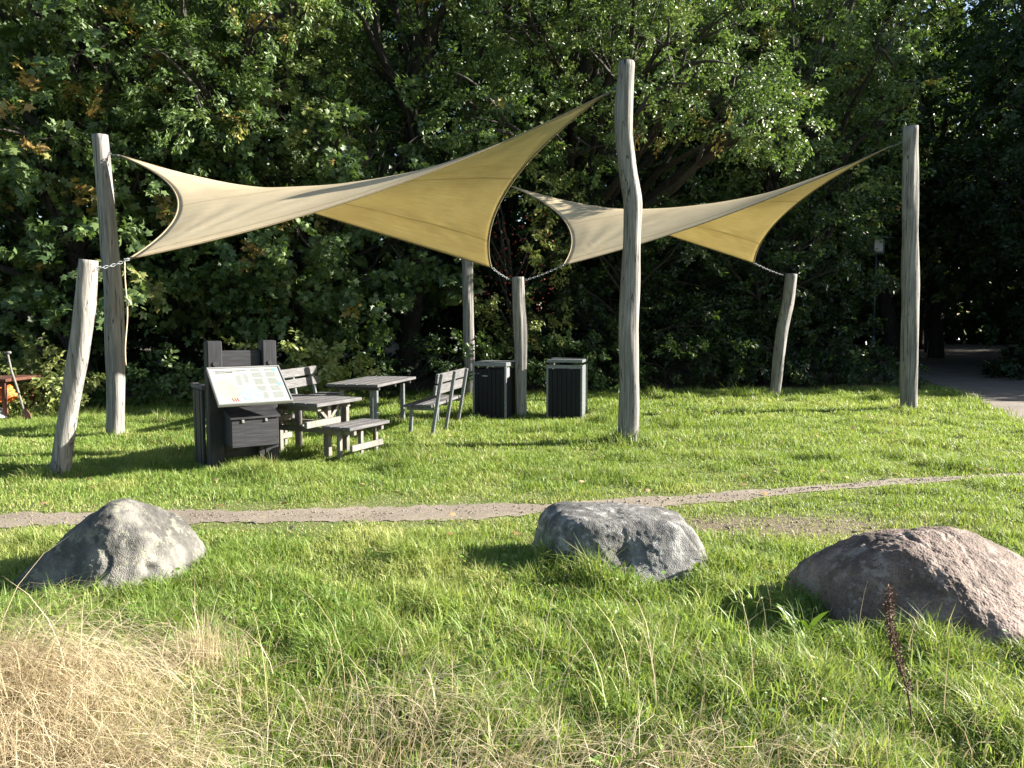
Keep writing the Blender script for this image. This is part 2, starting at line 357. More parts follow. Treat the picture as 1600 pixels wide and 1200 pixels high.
# ------------------------------------------------------------------ posts
def post(name, pts, zg, label, seed):
    """pts: (x_left, x_right, y) outline in the photograph, bottom last; zg: height of the visible foot"""
    xl, xr, yb = pts[-1]
    Y = F_PX * (CAM_H - zg) / (yb - 500) if False else None
    c = (xl + xr) / 2
    rz = -(yb - 600) / F_PX; cc, s = math.cos(PITCH), math.sin(PITCH)
    t = (zg - CAM_H) / (rz * cc - s); Y = (cc + rz * s) * t
    P, Rr = [], []
    for a, b, y in pts:
        q = px((a + b) / 2, y, Y); P.append(q); Rr.append((b - a) / 2 / F_PX * Y * .99)
    d = (P[-1] - P[-2]).normalized(); k = (P[-1].z + .35) / -d.z
    P.append(P[-1] + d * k); Rr.append(Rr[-1] * 1.03)
    P.reverse(); Rr.reverse()
    zs = np.array([p.z for p in P]); n = 60; zz = np.linspace(zs[0], zs[-1], n)
    def smooth(v):
        v = np.interp(zz, zs, v); k = np.array([1, 2, 1]) / 4; return np.convolve(np.pad(v, 1, mode='edge'), k, 'valid')
    X = smooth([p.x for p in P]); Yv = smooth([p.y for p in P]); rr = smooth(Rr)
    base = Vector((np.interp(0, zz, X), Y, 0))
    m = MB().tube([Vector((x, y, z)) - base for x, y, z in zip(X, Yv, zz)], list(rr), 28, True, .2, seed)
    o = m.build(name, M_POST); o.location = base
    return tag(o, label, 'post', 'wooden posts of the shade sails'), P[-1], Y
posts = {}
for k, pts, lab in [
    ('A', [(125, 151, 406), (116, 147, 480), (106, 136, 560), (94, 121, 640), (80, 108, 738)], 'short leaning log post in front at the left, charcoal tinged near its top'),
    ('B', [(145, 167, 211), (148, 172, 262), (155, 180, 350), (163, 190, 450), (166, 193, 540), (167, 195, 676)], 'tall log post behind the short leaning one, with a rope hanging beside it'),
    ('C', [(967, 992, 97), (960, 990, 165), (961, 989, 215), (968, 994, 270), (975, 1003, 318), (974, 1000, 380), (970, 1000, 460), (966, 999, 540), (967, 999, 610), (966, 997, 688)], 'tallest and most crooked log post, standing alone in front with a tuft at its foot'),
    ('D', [(799, 818, 433), (801, 820, 475), (803, 823, 510), (804, 823, 560), (805, 824, 649)], 'short log post standing between the two black bins'),
    ('E', [(719, 735, 272), (721, 737, 340), (722, 739, 410), (724, 741, 520), (726, 744, 621)], 'log post behind the bins whose top is hidden by the big sail'),
    ('F', [(1228, 1245, 428), (1222, 1240, 470), (1213, 1232, 510), (1207, 1225, 560), (1202, 1218, 618)], 'short bent log post in the shade in front of the dark hedge'),
    ('G', [(1411, 1433, 198), (1411, 1433, 300), (1411, 1435, 400), (1409, 1435, 500), (1408, 1433, 638)], 'straight tall log post at the right, beside the woodland road')]:
    posts[k] = post('wooden_post', pts, .04, lab, len(posts) * 1.7 + 1)

# ------------------------------------------------------------------ shade sails and chains
LIFT = .17
def bez(a, c, b, n):
    t = np.linspace(0, 1, n)[:, None]; return (1 - t) ** 2 * a + 2 * t * (1 - t) * c + t ** 2 * b
def sail(label, corners, sags, N=56):
    P = [np.array(c) for c in corners]; cen = sum(P) / 4; E = []
    for i in range(4):
        a, b = P[i], P[(i + 1) % 4]; mid = (a + b) / 2; s, dz = sags[i]
        E.append(bez(a, mid + 2 * (s * (cen - mid) + np.array((0, 0, dz))), b, N))
    # grid: rows along edge 0 (P0->P1) at v=0, edge 2 reversed at v=1
    G = np.zeros((N, N, 3)); u = np.linspace(0, 1, N)
    top, right, bot, left = E[0], E[1], E[2][::-1], E[3][::-1]
    for j in range(N):
        v = u[j]
        for i in range(N):
            G[j, i] = (1 - v) * top[i] + v * bot[i] + (1 - u[i]) * left[j] + u[i] * right[j] - ((1 - u[i]) * (1 - v) * P[0] + u[i] * (1 - v) * P[1] + u[i] * v * P[2] + (1 - u[i]) * v * P[3])
    lift = np.array((0, 0, LIFT / .0737 / (N - 1) ** 2 / 4))
    for _ in range(3500): G[1:-1, 1:-1] = .25 * (G[:-2, 1:-1] + G[2:, 1:-1] + G[1:-1, :-2] + G[1:-1, 2:]) + lift
    du = np.gradient(G, axis=1); dv = np.gradient(G, axis=0); nn = unit(np.cross(du, dv))      # pull wrinkles running out of the corners
    A_, B_ = np.meshgrid(u, u)
    for k, (cu, cv) in enumerate(((0, 0), (1, 0), (1, 1), (0, 1))):
        a_, b_ = np.abs(A_ - cu), np.abs(B_ - cv); rr_ = np.hypot(a_, b_); an = np.arctan2(b_, a_)
        G += nn * (np.sin(an * 22 + k + 1.5 * np.sin(an * 5)) * .013 * np.exp(-rr_ / .30) * np.clip(rr_ * 6, 0, 1) * np.sin(2 * an))[..., None]
    G += nn * (.016 * np.sin(B_ * 9 + 3 * np.sin(A_ * 7)) * np.sin(np.pi * A_) * np.sin(np.pi * B_))[..., None]
    root = empty('shade_sail', Vector(cen), label, 'shade sail', 'shade sails')
    V = (G - cen).reshape(-1, 3); idx = np.arange(N * N).reshape(N, N)
    q = np.stack([idx[:-1, :-1], idx[:-1, 1:], idx[1:, 1:], idx[1:, :-1]], -1).reshape(-1, 4)
    me = np_mesh('fabric', V, q.ravel(), np.arange(0, len(q) * 4, 4))
    ul = me.uv_layers.new(name='uv'); uvs = np.stack([np.tile(u, N), np.repeat(u, N)], -1)
    ul.data.foreach_set('uv', uvs[q.ravel()].astype(np.float32).ravel())
    fo = link_mesh('fabric', me, M_SAIL, root, True)
    so = fo.modifiers.new('thickness', 'SOLIDIFY'); so.thickness = .0015
    for e in E:
        MB().tube([Vector(p - cen) for p in e], .011, 6).build('hem', M_HEM, root)
    for p in P:
        bm = MB(); k = 14; d = Vector(p - cen).normalized(); c = Vector(p - cen) + d * .03
        y = d.cross(Vector((0, 0, 1))).normalized()
        bm.tube([c + (d * math.cos(a) + y * math.sin(a)) * .03 for a in np.linspace(0, 2 * math.pi, k)], .006, 6, False)
        bm.build('corner_ring', M_STEEL, root)
    return root, P
def chain(a, b, label, sag=.02):
    a, b = Vector(a), Vector(b); L = (b - a).length; n = max(3, int(L / .042)); m = MB()
    for i in range(n):
        t = (i + .5) / n; c = a.lerp(b, t) - Vector((0, 0, sag * 4 * t * (1 - t))); d = (b - a).normalized()
        u = d.cross(Vector((0, 0, 1))).normalized(); v = d.cross(u)
        s = u if i % 2 else v; h = L / n * .66
        ang = np.linspace(0, 2 * math.pi, 11)
        m.tube([c + d * (math.cos(q) * h) + s * (math.sin(q) * .013) - a for q in ang], .0045, 5, False)
    o = m.build('chain', M_STEEL); o.location = a; return tag(o, label, 'chain', 'sail chains')
pA, pB, pC, pD, pE, pF, pG = [posts[k][2] for k in 'ABCDEFG']
s1 = [px(187, 243, pB - .05), px(202, 404, pA + .30), px(946, 147, pC + .0), px(768, 418, pD - .25)]
sail('large sand coloured shade sail rising to the crooked post, in front of the other sail', s1, [(.22, 0), (.11, -.20), (.20, 0), (.08, -.02)])
s2 = [px(787, 287, pE - .1), px(880, 414, pD + .25), px(1390, 229, pG + .05), px(1178, 411, pF - .25)]
sail('smaller sand coloured shade sail rising to the straight post at the right', s2, [(.22, 0), (.11, -.18), (.20, 0), (.08, -.02)])
chain(px(150, 419, pA), s1[1], 'galvanised chain from the short leaning post to the sail tip')
chain(px(169, 238, pB), s1[0], 'short chain at the top of the tall post that has a rope')
chain(px(963, 136, pC), s1[2], 'shackle chain near the top of the crooked tall post')
chain(px(800, 438, pD), s1[3], 'chain on the left of the post between the bins, holding the big sail')
chain(px(819, 438, pD), s2[1], 'chain on the right of the post between the bins, holding the smaller sail')
chain(px(735, 280, pE), s2[0], 'chain at the post top hidden behind the big sail')
chain(px(1411, 221, pG), s2[2], 'shackle chain near the top of the straight right post')
chain(px(1230, 432, pF), s2[3], 'chain from the bent shaded post to the smaller sail')
q = Vector(s1[1]) + Vector((-.05, 0, 0))
pts = [q + Vector((-.02 * t - .01 * math.sin(t * 9), .02 * math.sin(t * 5), -1.15 * t)) for t in np.linspace(0, 1, 16)]
m = MB().tube([p - q for p in pts], .008, 6)
m.tube([pts[6] - q + Vector((.0, 0, .03)), pts[6] - q + Vector((.03, 0, .0)), pts[6] - q + Vector((.04, 0, -.04))], .012, 6)
o = m.build('rope', M_ROPE); o.location = q; tag(o, 'thin knotted rope hanging from the low left tip of the big sail', 'rope')

# ------------------------------------------------------------------ information stand
ST = empty('information_stand', (-3.32, 8.36, 0), 'charcoal timber information stand with a tilted white sign and a lidded box', 'information stand', rz=R(35))
def rail_box(name, c, size, mat, par, rot=None, bevel=.006): return MB().box(c, size, rot, bevel).build(name, mat, par)
for x in (.08, .68):
    p_ = rail_box('post', (x, .08, .66), (.16, .16, 1.52), M_CHARV, ST, None, .012)
    MB().tube([(x + .0, -.012, 1.17), (x + .0, .01, 1.17)], [.026, .026], 14).build('bolt', M_BLACKP, p_)
rail_box('top_rail', (.38, .10, 1.22), (.44, .07, .18), M_CHAR, ST)
rail_box('back_panel', (.38, .13, .55), (.44, .03, .9), M_CHAR, ST)
for x in (-.02, .78):
    mb = MB()
    for k in range(4): mb.box((x if k % 2 else x + (.004 if x < .3 else -.004), .22 + .105 * k, .42), (.03, .09, .9), None, .004)
    mb.build('side_boards', M_CHARV, ST)
rail_box('rear_post', (.03, .60, .42), (.07, .07, .92), M_CHARV, ST)
rail_box('rear_post', (.73, .60, .42), (.07, .07, .92), M_CHARV, ST)
rail_box('side_cap', (-.0, .40, .90), (.075, .5, .05), M_SLAT, ST); rail_box('side_cap', (.76, .40, .90), (.075, .5, .05), M_SLAT, ST)
rail_box('lower_board', (.565, .02, .12), (.06, .05, .32), M_CHARV, ST)
# lidded box
bx = MB(); bx.box((.405, -.15, .425), (.51, .34, .31), None, .006); box_o = bx.build('storage_box', M_CHAR, ST)
MB().poly([(.135, -.345, .583), (.135, -.345, .603), (.135, .0, .69), (.135, .0, .67)], (.54, 0, 0)).build('lid', M_CHAR, box_o)
MB().poly([(.15, -.32, .58), (.15, .0, .665), (.15, .0, .58)], (.51, 0, 0)).build('lid_side', M_CHAR, box_o)
for x in (.27, .52):
    MB().box((x, -.327, .562), (.028, .012, .05), None, .003).box((x, -.334, .552), (.018, .008, .02), None, .002).build('latch', M_ALU, box_o)
# tilted sign: its own frame with local axes across / up the slope
a_t, a_b = Vector((-.02, -.03, 1.13)), Vector((-.02, -.50, .765))
up = (a_t - a_b).normalized(); ac = Vector((1, 0, 0)); nrm = ac.cross(up).normalized()
SW, SH = .79, (a_t - a_b).length
M = Matrix((ac, up, nrm)).transposed().to_4x4(); M.translation = a_b
fr = MB()
fr.box((SW / 2, SH / 2, -.018), (SW, SH, .03), None, .003)
for c, s in (((SW / 2, .008, 0), (SW, .016, .012)), ((SW / 2, SH - .008, 0), (SW, .016, .012)), ((.008, SH / 2, 0), (.016, SH - .032, .012)), ((SW - .008, SH / 2, 0), (.016, SH - .032, .012))):
    fr.box((c[0], c[1], .003), s, None, .002)
sign = fr.build('sign_panel', M_ALU, ST); sign.matrix_local = M
def on_sign(name, rects, mat, z):
    mb = MB()
    for (x0, y0, x1, y1) in rects:
        mb.box((x0 + (x1 - x0) / 2, SH - (y0 + (y1 - y0) / 2), z), (x1 - x0, y1 - y0, .0015), None, 0)
    return mb.build(name, mat, sign)
on_sign('printed_sheet', [(.02, .02, SW - .02, SH - .02)], M_WHITE, -.001)
mb = MB()
def blob2(cx, cy, rx, ry, seed, z):
    return [(cx + math.cos(a) * rx * (1 + .35 * mnoise.noise(Vector((math.cos(a) * 1.6 + seed, math.sin(a) * 1.6, 0)))), SH - cy + math.sin(a) * ry * (1 + .35 * mnoise.noise(Vector((math.cos(a) * 1.6, math.sin(a) * 1.6 + seed, 3)))), z) for a in np.linspace(0, 2 * math.pi, 29)[:-1]]
mb.poly(blob2(.16, .34, .10, .17, 2, .0002), (0, 0, .001)); mb.poly(blob2(.25, .42, .07, .09, 5, .0006), (0, 0, .001)); mb.build('green_map', M_GREENP, sign)
MB().poly(blob2(.38, .455, .13, .105, 9, .0014), (0, 0, .001)).build('blue_map', M_BLUEP, sign)
lines = []
for (x0, x1, y0, y1) in [(.27, .335, .14, .30), (.355, .42, .12, .27)]:
    for y in np.arange(y0, y1, .011): lines.append((x0, y, x0 + (x1 - x0) * random.uniform(.6, 1), y + .004))
for (x0, x1) in [(.455, .575), (.605, .735)]:
    for (y0, y1) in [(.045, .085), (.105, .185), (.205, .30), (.33, .41), (.43, .53)]:
        for y in np.arange(y0, y1, .0105): lines.append((x0, y, x0 + (x1 - x0) * random.uniform(.72, 1), y + .0045))
on_sign('small_print', lines, M_INK, .0008)
on_sign('badge', [(.70, .05, .735, .085)], M_PRINTG, .002); on_sign('badge', [(.70, .29, .735, .325)], M_PRINTG, .002)
mb = MB()
for k, x in enumerate((.16, .185, .21)): mb.beam((x, SH - .50, .003), (x + .012, SH - .555, .003), .007, .002, (0, 0, 1), 0)
mb.build('red_stripes', M_REDP, sign)
# map lines, word bars of the second (unreadable) heading line
on_sign('second_heading', [(.075, .082, .125, .097), (.131, .084, .172, .097), (.178, .08, .255, .097)], M_INKD, .0008)
fc = bpy.data.curves.new('heading', 'FONT'); fc.body = 'Velkommen til Naturlegepladsen'; fc.size = .0265; fc.extrude = .0004
fo = bpy.data.objects.new('heading_tmp', fc); COL.objects.link(fo)
bpy.context.view_layer.update()
me = bpy.data.meshes.new_from_object(fo.evaluated_get(bpy.context.evaluated_depsgraph_get()))
bpy.data.objects.remove(fo); bpy.data.curves.remove(fc)
ho = link_mesh('heading', me, M_INKD, sign); ho.location = (.06, SH - .072, .001)
MB().beam((.38, .0, .95), (.38, -.38, .80), .05, .09).beam((.46, -.02, .72), (.46, -.2, .85), .05, .05).build('sign_bracket', M_CHAR, ST)

# ------------------------------------------------------------------ picnic furniture
def dup(root, loc, rz, **kw):
    r = root.copy(); COL.objects.link(r); r.location = loc; r.rotation_euler = (0, 0, rz)
    for k, v in kw.items(): r[k] = v
    for ch in list(root.children):
        c = ch.copy(); COL.objects.link(c); c.parent = r
        for g in ch.children:
            d = g.copy(); COL.objects.link(d); d.parent = c
    return r
U = R(12)                              # long axis of the set, turned from +Y towards +X
def slats(x0, x1, y0, y1, z, n, th=.040, gap=.008):
    mb = MB(); wd = (x1 - x0 - gap * (n - 1)) / n
    for k in range(n): mb.box((x0 + wd / 2 + k * (wd + gap), (y0 + y1) / 2 + random.uniform(-.004, .004), z - th / 2), (wd, y1 - y0, th), None, .006)
    return mb
tb = empty('picnic_table', (-2.12, 11.72, 0), 'long charcoal grey slatted picnic table on steel legs between the two benches', 'table', 'picnic furniture', -U)
slats(-.40, .40, -.82, .82, .735, 5).build('table_top', M_SLAT, tb)
for y in (-.66, 0, .66): MB().box((0, y, .665), (.72, .05, .05), None, .003).build('support_bar', M_BLACKP, tb)
for x in (-.26, .26):
    for y in (-.56, .56): MB().beam((x, y, -.05), (x, y, .64), .06, .06).build('leg', M_STEEL, tb)
def bench(loc, rz, label):
    b = empty('bench', loc, label, 'bench', 'benches with backrests', rz)      # local +x is the back side
    slats(-.22, .20, -.75, .75, .455, 3).build('seat', M_SLAT, b)
    for k, (x, z) in enumerate(((.245, .66), (.275, .825))):
        MB().box((x, 0, z), (.04, 1.5, .135), Matrix.Rotation(R(9), 4, 'Y'), .006).build('back_plank', M_SLAT, b)
    for y in (-.66, 0, .66):
        L = MB().beam((.165, y, -.05), (.325, y, .89), .045, .05, (0, 1, 0)).build('back_leg', M_STEEL, b)
        MB().beam((.20, y, .395), (-.2, y, .395), .04, .05).build('seat_bracket', M_STEEL, b)
    for y in (-.62, .62): MB().beam((-.17, y, -.05), (-.14, y, .405), .05, .05).build('front_leg', M_STEEL, b)
    return b
b1 = bench((-1.17, 11.52, 0), -U, 'slatted bench with its back and three steel legs turned to the camera')
b2 = dup(b1, (-3.16, 12.0, 0), math.pi - U, label='slatted bench facing right, its backrest seen left of the long table')
# low picnic table with attached seats, partly behind the stand
pt = empty('picnic_table', (-2.20, 8.62, 0), 'square grey picnic table with attached seats, half hidden by the information stand', 'table', 'picnic furniture', -R(25))
slats(-1.18, 0, 0, .85, .705, 7).build('table_top', M_SLAT, pt)
for x0 in (-.09, -1.49):
    slats(x0, x0 + .40, .18, .98, .425, 3).build('seat', M_SLAT, pt)
for x in (-.22, -.96):
    for y in (.17, .68):
        lg = MB().beam((x, y + .28 if y < .4 else y + .12, -.05), (x, y + .28 if y < .4 else y + .12, .655), .075, .06).build('leg', M_PALE, pt)
    mb = MB(); 
    for s in (-1, 1): mb.beam((x, .45, .45), (x, .45 + s * .22, .65), .04, .06, (1, 0, 0))
    mb.build('brace', M_PALE, pt)
    MB().box((x + .055, .30, .45), (.045, .62, .075), None, .005).build('cross_beam', M_PALE, pt)
for x in (.12, -1.3):
    for k, (dx, y) in enumerate(((-.05, .30), (.06, .56), (.06, .86))):
        MB().beam((x + dx, y, -.05), (x + dx, y, .38), .05, .05).build('seat_leg', M_PALE, pt)
    MB().box((x + .108, .62, .16), (.035, .62, .07), None, .005).build('seat_beam', M_PALE, pt)
for y in (.15, .7):
    MB().box((-.59, y, .63), (1.0, .06, .06), None, .004).build('support_bar', M_PALE, pt); MB().box((-.59, y + .2, .345), (1.7, .05, .06), None, .004).build('seat_bar', M_PALE, pt)

# ------------------------------------------------------------------ litter bins
def litter_bin(loc, rz, label, slot):
    b = empty('litter_bin', loc, label, 'litter bin', 'litter bins', rz)   # front faces local -y
    W, D, H = .60, .58, .98
    mb = MB(); n = 7; wd = (W - .05) / n
    for k in range(n): mb.box((-W / 2 + .025 + wd * (k + .5), -D / 2 + .012, .42), (wd - .006, .024, .83), None, .003)
    mb.build('front_boards', M_BIN, b)
    mb = MB()
    for k in range(n): mb.box((-W / 2 + .025 + wd * (k + .5), D / 2 - .012, .42), (wd - .006, .024, .83), None, .003)
    mb.build('back_boards', M_BIN, b)
    for sx in (-1, 1):
        if slot: MB().box((sx * (W / 2 - .004), 0, .44), (.02, D - .06, .92), None, .003).build('side_panel', M_STEEL, b)
        else:
            mb = MB(); wd2 = (D - .06) / 6
            for k in range(6): mb.box((sx * (W / 2 - .012), -D / 2 + .03 + wd2 * (k + .5), .42), (.024, wd2 - .006, .83), None, .003)
            mb.build('side_panel', M_BIN, b)
        for sy in (-1, 1): MB().box((sx * (W / 2 - .012), sy * (D / 2 - .012), .44), (.034, .034, .93), None, .003).build('corner_post', M_STEEL, b)
    MB().box((0, 0, .42), (W - .09, D - .09, .8), None, .01).build('liner', M_BLACKP, b)
    if slot:
        MB().box((0, -D / 2 + .004, .875), (W - .04, .02, .06), None, .003).build('front_strip', M_STEEL, b)
        MB().box((0, 0, H - .012), (W + .01, D + .01, .05), None, .006).build('lid', M_STEEL, b)
    else:
        MB().box((0, 0, .915), (W + .02, D + .02, .07), None, .008).build('lid', M_STEEL, b)
        MB().box((-.08, -D / 2 - .003, .72), (.10, .008, .018), None, .003).build('label_plate', M_ALU, b)
        MB().box((W / 2 + .004, -D / 2 + .09, .78), (.006, .10, .17), None, .002).build('lock_plate', M_ALU, b)
        for x in (-.26, -.2): MB().tube([(x, -D / 2 - .004, .76), (x, -D / 2 + .004, .76)], [.009, .009], 8).build('screw', M_ALU, b)
    return b
litter_bin((.94, 13.02, 0), -R(14), 'black slatted bin with steel sides and an open slot, right of the short post', True)
litter_bin((-.27, 13.02, 0), -R(22) + R(47) * 0, 'black slatted bin with a closed lid and small plate, left of the short post', False)

# ------------------------------------------------------------------ lamps
def lamp(loc, label):
    b = empty('street_lamp', loc, label, 'street lamp', 'park lamps along the woodland road')
    MB().tube([(0, 0, -.2), (0, 0, 1.05), (0, 0, 1.15)], [.075, .07, .045], 14).tube([(0, 0, 1.12), (0, 0, 3.75)], [.042, .036], 12).build('pole', M_LAMP, b)
    MB().box((0, 0, 3.99), (.30, .30, .40), None, .02).build('lantern', M_GLASSY, b)
    mb = MB()
    for sx in (-1, 1):
        for sy in (-1, 1): mb.box((sx * .155, sy * .155, 3.98), (.022, .022, .46), None, 0)
    mb.box((0, 0, 3.76), (.33, .33, .03), None, 0); mb.build('lantern_frame', M_LAMP, b)
    MB().tube([(0, 0, 4.2), (0, 0, 4.225), (0, 0, 4.28)], [.52, .52, .12], 24).build('lamp_hat', M_LAMP, b)
    return b
lamp((11.55, 24.6, 0), 'dark green park lamp with a flat round hat, nearer one left of the straight post')
lamp((20.9, 38.8, 0), 'distant dark park lamp, smaller one right of the straight post')

# ------------------------------------------------------------------ left corner: frame, spade, bundles
tf = empty('plank_table', (-8.95, 12.75, 0), 'red brown wooden frame table cut by the left edge of the picture', 'table')
for x in (-.9, .62):
    for y in (-.2, .5): MB().beam((x, y, -.05), (x, y, .62), .06, .06).build('leg', M_RUSTWOOD, tf)
MB().box((-.14, .15, .67), (1.75, .95, .05), None, .006).build('board', M_RUSTWOOD, tf)
MB().box((-.14, -.24, .60), (1.62, .03, .09), None, .006).build('apron', M_RUSTWOOD, tf)
sp = empty('garden_spade', (-8.02, 12.55, 0), 'garden spade with a pale wooden shaft leaning on the red brown frame', 'spade')
MB().tube([(0, 0, .12), (-.1, .02, .5), (-.21, .05, .82), (-.27, .07, 1.1)], [.018, .018, .017, .016], 10).build('shaft', M_PALE, sp)
MB().tube([(-.32, .07, 1.11), (-.22, .07, 1.12)], [.02, .02], 10).build('grip', M_PALE, sp)
MB().poly([(-.03, 0, .2), (.03, 0, .2), (.10, -.02, .12), (.14, -.03, .0), (.10, -.03, -.05), (-.02, -.02, -.02), (-.04, 0, .1)], (.0, .012, 0)).build('blade', M_RUST, sp)
def lumpy(name, loc, sc, mat, label, cat, seed, amp=.35):
    bm = bmesh.new(); bmesh.ops.create_icosphere(bm, subdivisions=4, radius=1)
    for v in bm.verts:
        d = v.co.normalized(); r = 1 + amp * mnoise.fractal(d * 2.4 + Vector((seed, 0, 0)), 1, 2, 4)
        v.co = Vector((d.x * r * sc[0], d.y * r * sc[1], max(-.6, d.z * r) * sc[2]))
    me = bpy.data.meshes.new(name); bm.to_mesh(me); bm.free()
    o = link_mesh(name, me, mat, None, True); o.location = loc; return tag(o, label, cat)
lumpy('netting_bundle', (-8.50, 12.70, .40), (.19, .16, .17), M_ORANGE, 'crumpled orange netting bundle under the red brown frame', 'bundle', 3, .6)
lumpy('plastic_bundle', (-8.80, 12.60, .26), (.16, .14, .13), M_TEAL, 'crumpled teal plastic bundle below the orange netting at the left edge', 'bundle', 8, .5)
lumpy('white_sack', (-8.62, 12.52, .10), (.26, .18, .14), M_SACK, 'whitish crumpled sack lying on the grass under the orange netting', 'sack', 12, .5)

# ------------------------------------------------------------------ boulders
def boulder(loc, planes, z0, mat, label, seed, p=9, amp=.045, bite=None, fine=.007):
    bm = bmesh.new(); bmesh.ops.create_icosphere(bm, subdivisions=7, radius=1)
    D = np.array([v.co for v in bm.verts]); D = unit(D)
    acc = np.zeros(len(D))
    for n_, pt_ in planes:
        n_ = np.array(n_, float); n_ /= np.linalg.norm(n_); d = float(np.dot(n_, np.array(pt_) - np.array((0, 0, z0))))
        acc += np.maximum(D @ n_ / d, 0) ** p
    r = acc ** (-1 / p)
    Pn = D * r[:, None]; out = np.zeros_like(Pn)
    for i, q in enumerate(Pn):
        v = Vector(q)
        h = amp * mnoise.fractal(v * 2.3 + Vector((seed, seed, 0)), 1.1, 2.1, 4) + fine * mnoise.fractal(v * 18 + Vector((seed, 0, 3)), .8, 2.2, 4)
        c = abs(mnoise.noise(v * 2.1 + Vector((0, seed, 5)))) 
        h -= .012 * max(0, .05 - c) / .05
        if bite is not None:
            for (bx, by, bz, br, bd) in bite:
                g = math.exp(-((v.x - bx) ** 2 + (v.y - by) ** 2 + (v.z + z0 - bz) ** 2) / br ** 2); h -= bd * g
        out[i] = q + D[i] * h
    out[:, 2] += z0
    for v, c in zip(bm.verts, out): v.co = c
    me = bpy.data.meshes.new('boulder'); bm.to_mesh(me); bm.free()
    o = link_mesh('boulder', me, mat, None, True); o.location = loc
    return tag(o, label, 'boulder', 'boulders along the meadow edge')
down = [((0, 0, -1), (0, 0, -.25)), ((0, 1, .2), (0, .42, .1))]
boulder((-2.54, 4.80, -.02), down + [((-.64, -.1, .75), (-.30, 0, .28)), ((-1, 0, .25), (-.62, 0, 0)), ((-.25, -.9, .5), (-.2, -.33, .1)), ((.45, -.75, .5), (.2, -.28, .25)), ((.66, 0, .72), (.14, 0, .48)), ((.9, 0, .32), (.39, 0, .2)), ((0, .5, .8), (.05, .1, .52)), ((1, -.1, 0), (.46, 0, 0)), ((.1, -1, .1), (0, -.42, 0)), ((0, 0, 1), (.07, 0, .55))],
        .08, M_ROCK1, 'grey pointed boulder at the left with a crack in its right side', 3, 18, .03, [(.40, -.16, .26, .06, .10), (.37, -.24, .17, .05, .09), (.35, -.30, .08, .045, .07)])
boulder((.74, 5.10, -.045), down + [((-1, -.15, .15), (-.53, 0, .1)), ((-.6, -.1, .8), (-.48, 0, .34)), ((.06, 0, 1), (0, 0, .39)), ((.5, 0, .87), (.49, 0, .335)), ((1, 0, .35), (.55, 0, .15)), ((-.55, -.85, .2), (-.25, -.32, .1)), ((.1, -.85, .55), (.1, -.3, .2)), ((.5, -.8, .3), (.4, -.3, .1))],
        .06, M_ROCK2, 'pale grey flat topped boulder in the middle', 11, 16, .022, [(-.02, -.34, .2, .1, .05)])
boulder((2.38, 4.10, 0), [((0, 0, -1), (0, 0, -.25)), ((0, 1, .25), (0, .55, .1)), ((-.3, -.8, .52), (-.1, -.2, .31)), ((.28, -.5, .82), (-.1, -.2, .31)), ((-.05, .15, 1), (0, .1, .475)), ((-.50, .05, .86), (-.27, .1, .455)), ((-1, -.15, .28), (-.60, 0, .14)), ((.5, .1, .85), (.34, .1, .44)), ((.95, 0, .35), (.80, 0, .12)), ((-.35, -1, .05), (-.2, -.52, 0)), ((.3, -1, .1), (.3, -.62, 0)), ((0, .8, .6), (0, .4, .38))],
        .06, M_ROCK3, 'reddish brown coarse boulder at the right, half in its own shade', 23, 16, .022, None, .009)

# ------------------------------------------------------------------ vegetation
MAPLE = (np.array([(.42, 0, .03), (0, 0, 0), (.06, .36, -.06), (.27, .22, 0), (.52, .50, -.08), (.62, .17, 0), (1, 0, -.10), (.62, -.17, 0), (.52, -.50, -.08), (.27, -.22, 0), (.06, -.36, -.06)]),
         [(0, k, k + 1) for k in range(1, 10)] + [(0, 10, 1)])
OAK = (np.array([(0, 0, 0), (.30, .15, .05), (.70, .22, .04), (1, 0, -.10), (.70, -.22, .04), (.30, -.15, .05)]), [(0, 1, 2, 3), (0, 3, 4, 5)])
OVATE = (np.array([(0, 0, 0), (.28, .25, .07), (.65, .24, .04), (1, 0, -.12), (.65, -.24, .04), (.28, -.25, .07)]), [(0, 1, 2, 3), (0, 3, 4, 5)])
RHOMB = (np.array([(0, 0, 0), (.45, .34, .08), (1, 0, -.1), (.45, -.34, .08)]), [(0, 1, 2), (0, 2, 3)])

def leaf_cloud(name, P, Dr, Nn, S, tint, tpl):
    T, faces = tpl; n = len(P); k = len(T)
    Dr = unit(Dr); L = unit(np.cross(Nn, Dr)); Nn = np.cross(Dr, L)
    V = P[:, None, :] + S[:, None, None] * (T[None, :, 0, None] * Dr[:, None] + T[None, :, 1, None] * L[:, None] + T[None, :, 2, None] * Nn[:, None])
    fl = np.array([v for f in faces for v in f]); fs = np.cumsum([0] + [len(f) for f in faces])
    loops = (np.arange(n)[:, None] * k + fl[None]).ravel(); starts = (np.arange(n)[:, None] * fs[-1] + fs[None, :-1]).ravel()
    return np_mesh(name, V.reshape(-1, 3), loops, starts, {'tint': np.repeat(tint, k)})

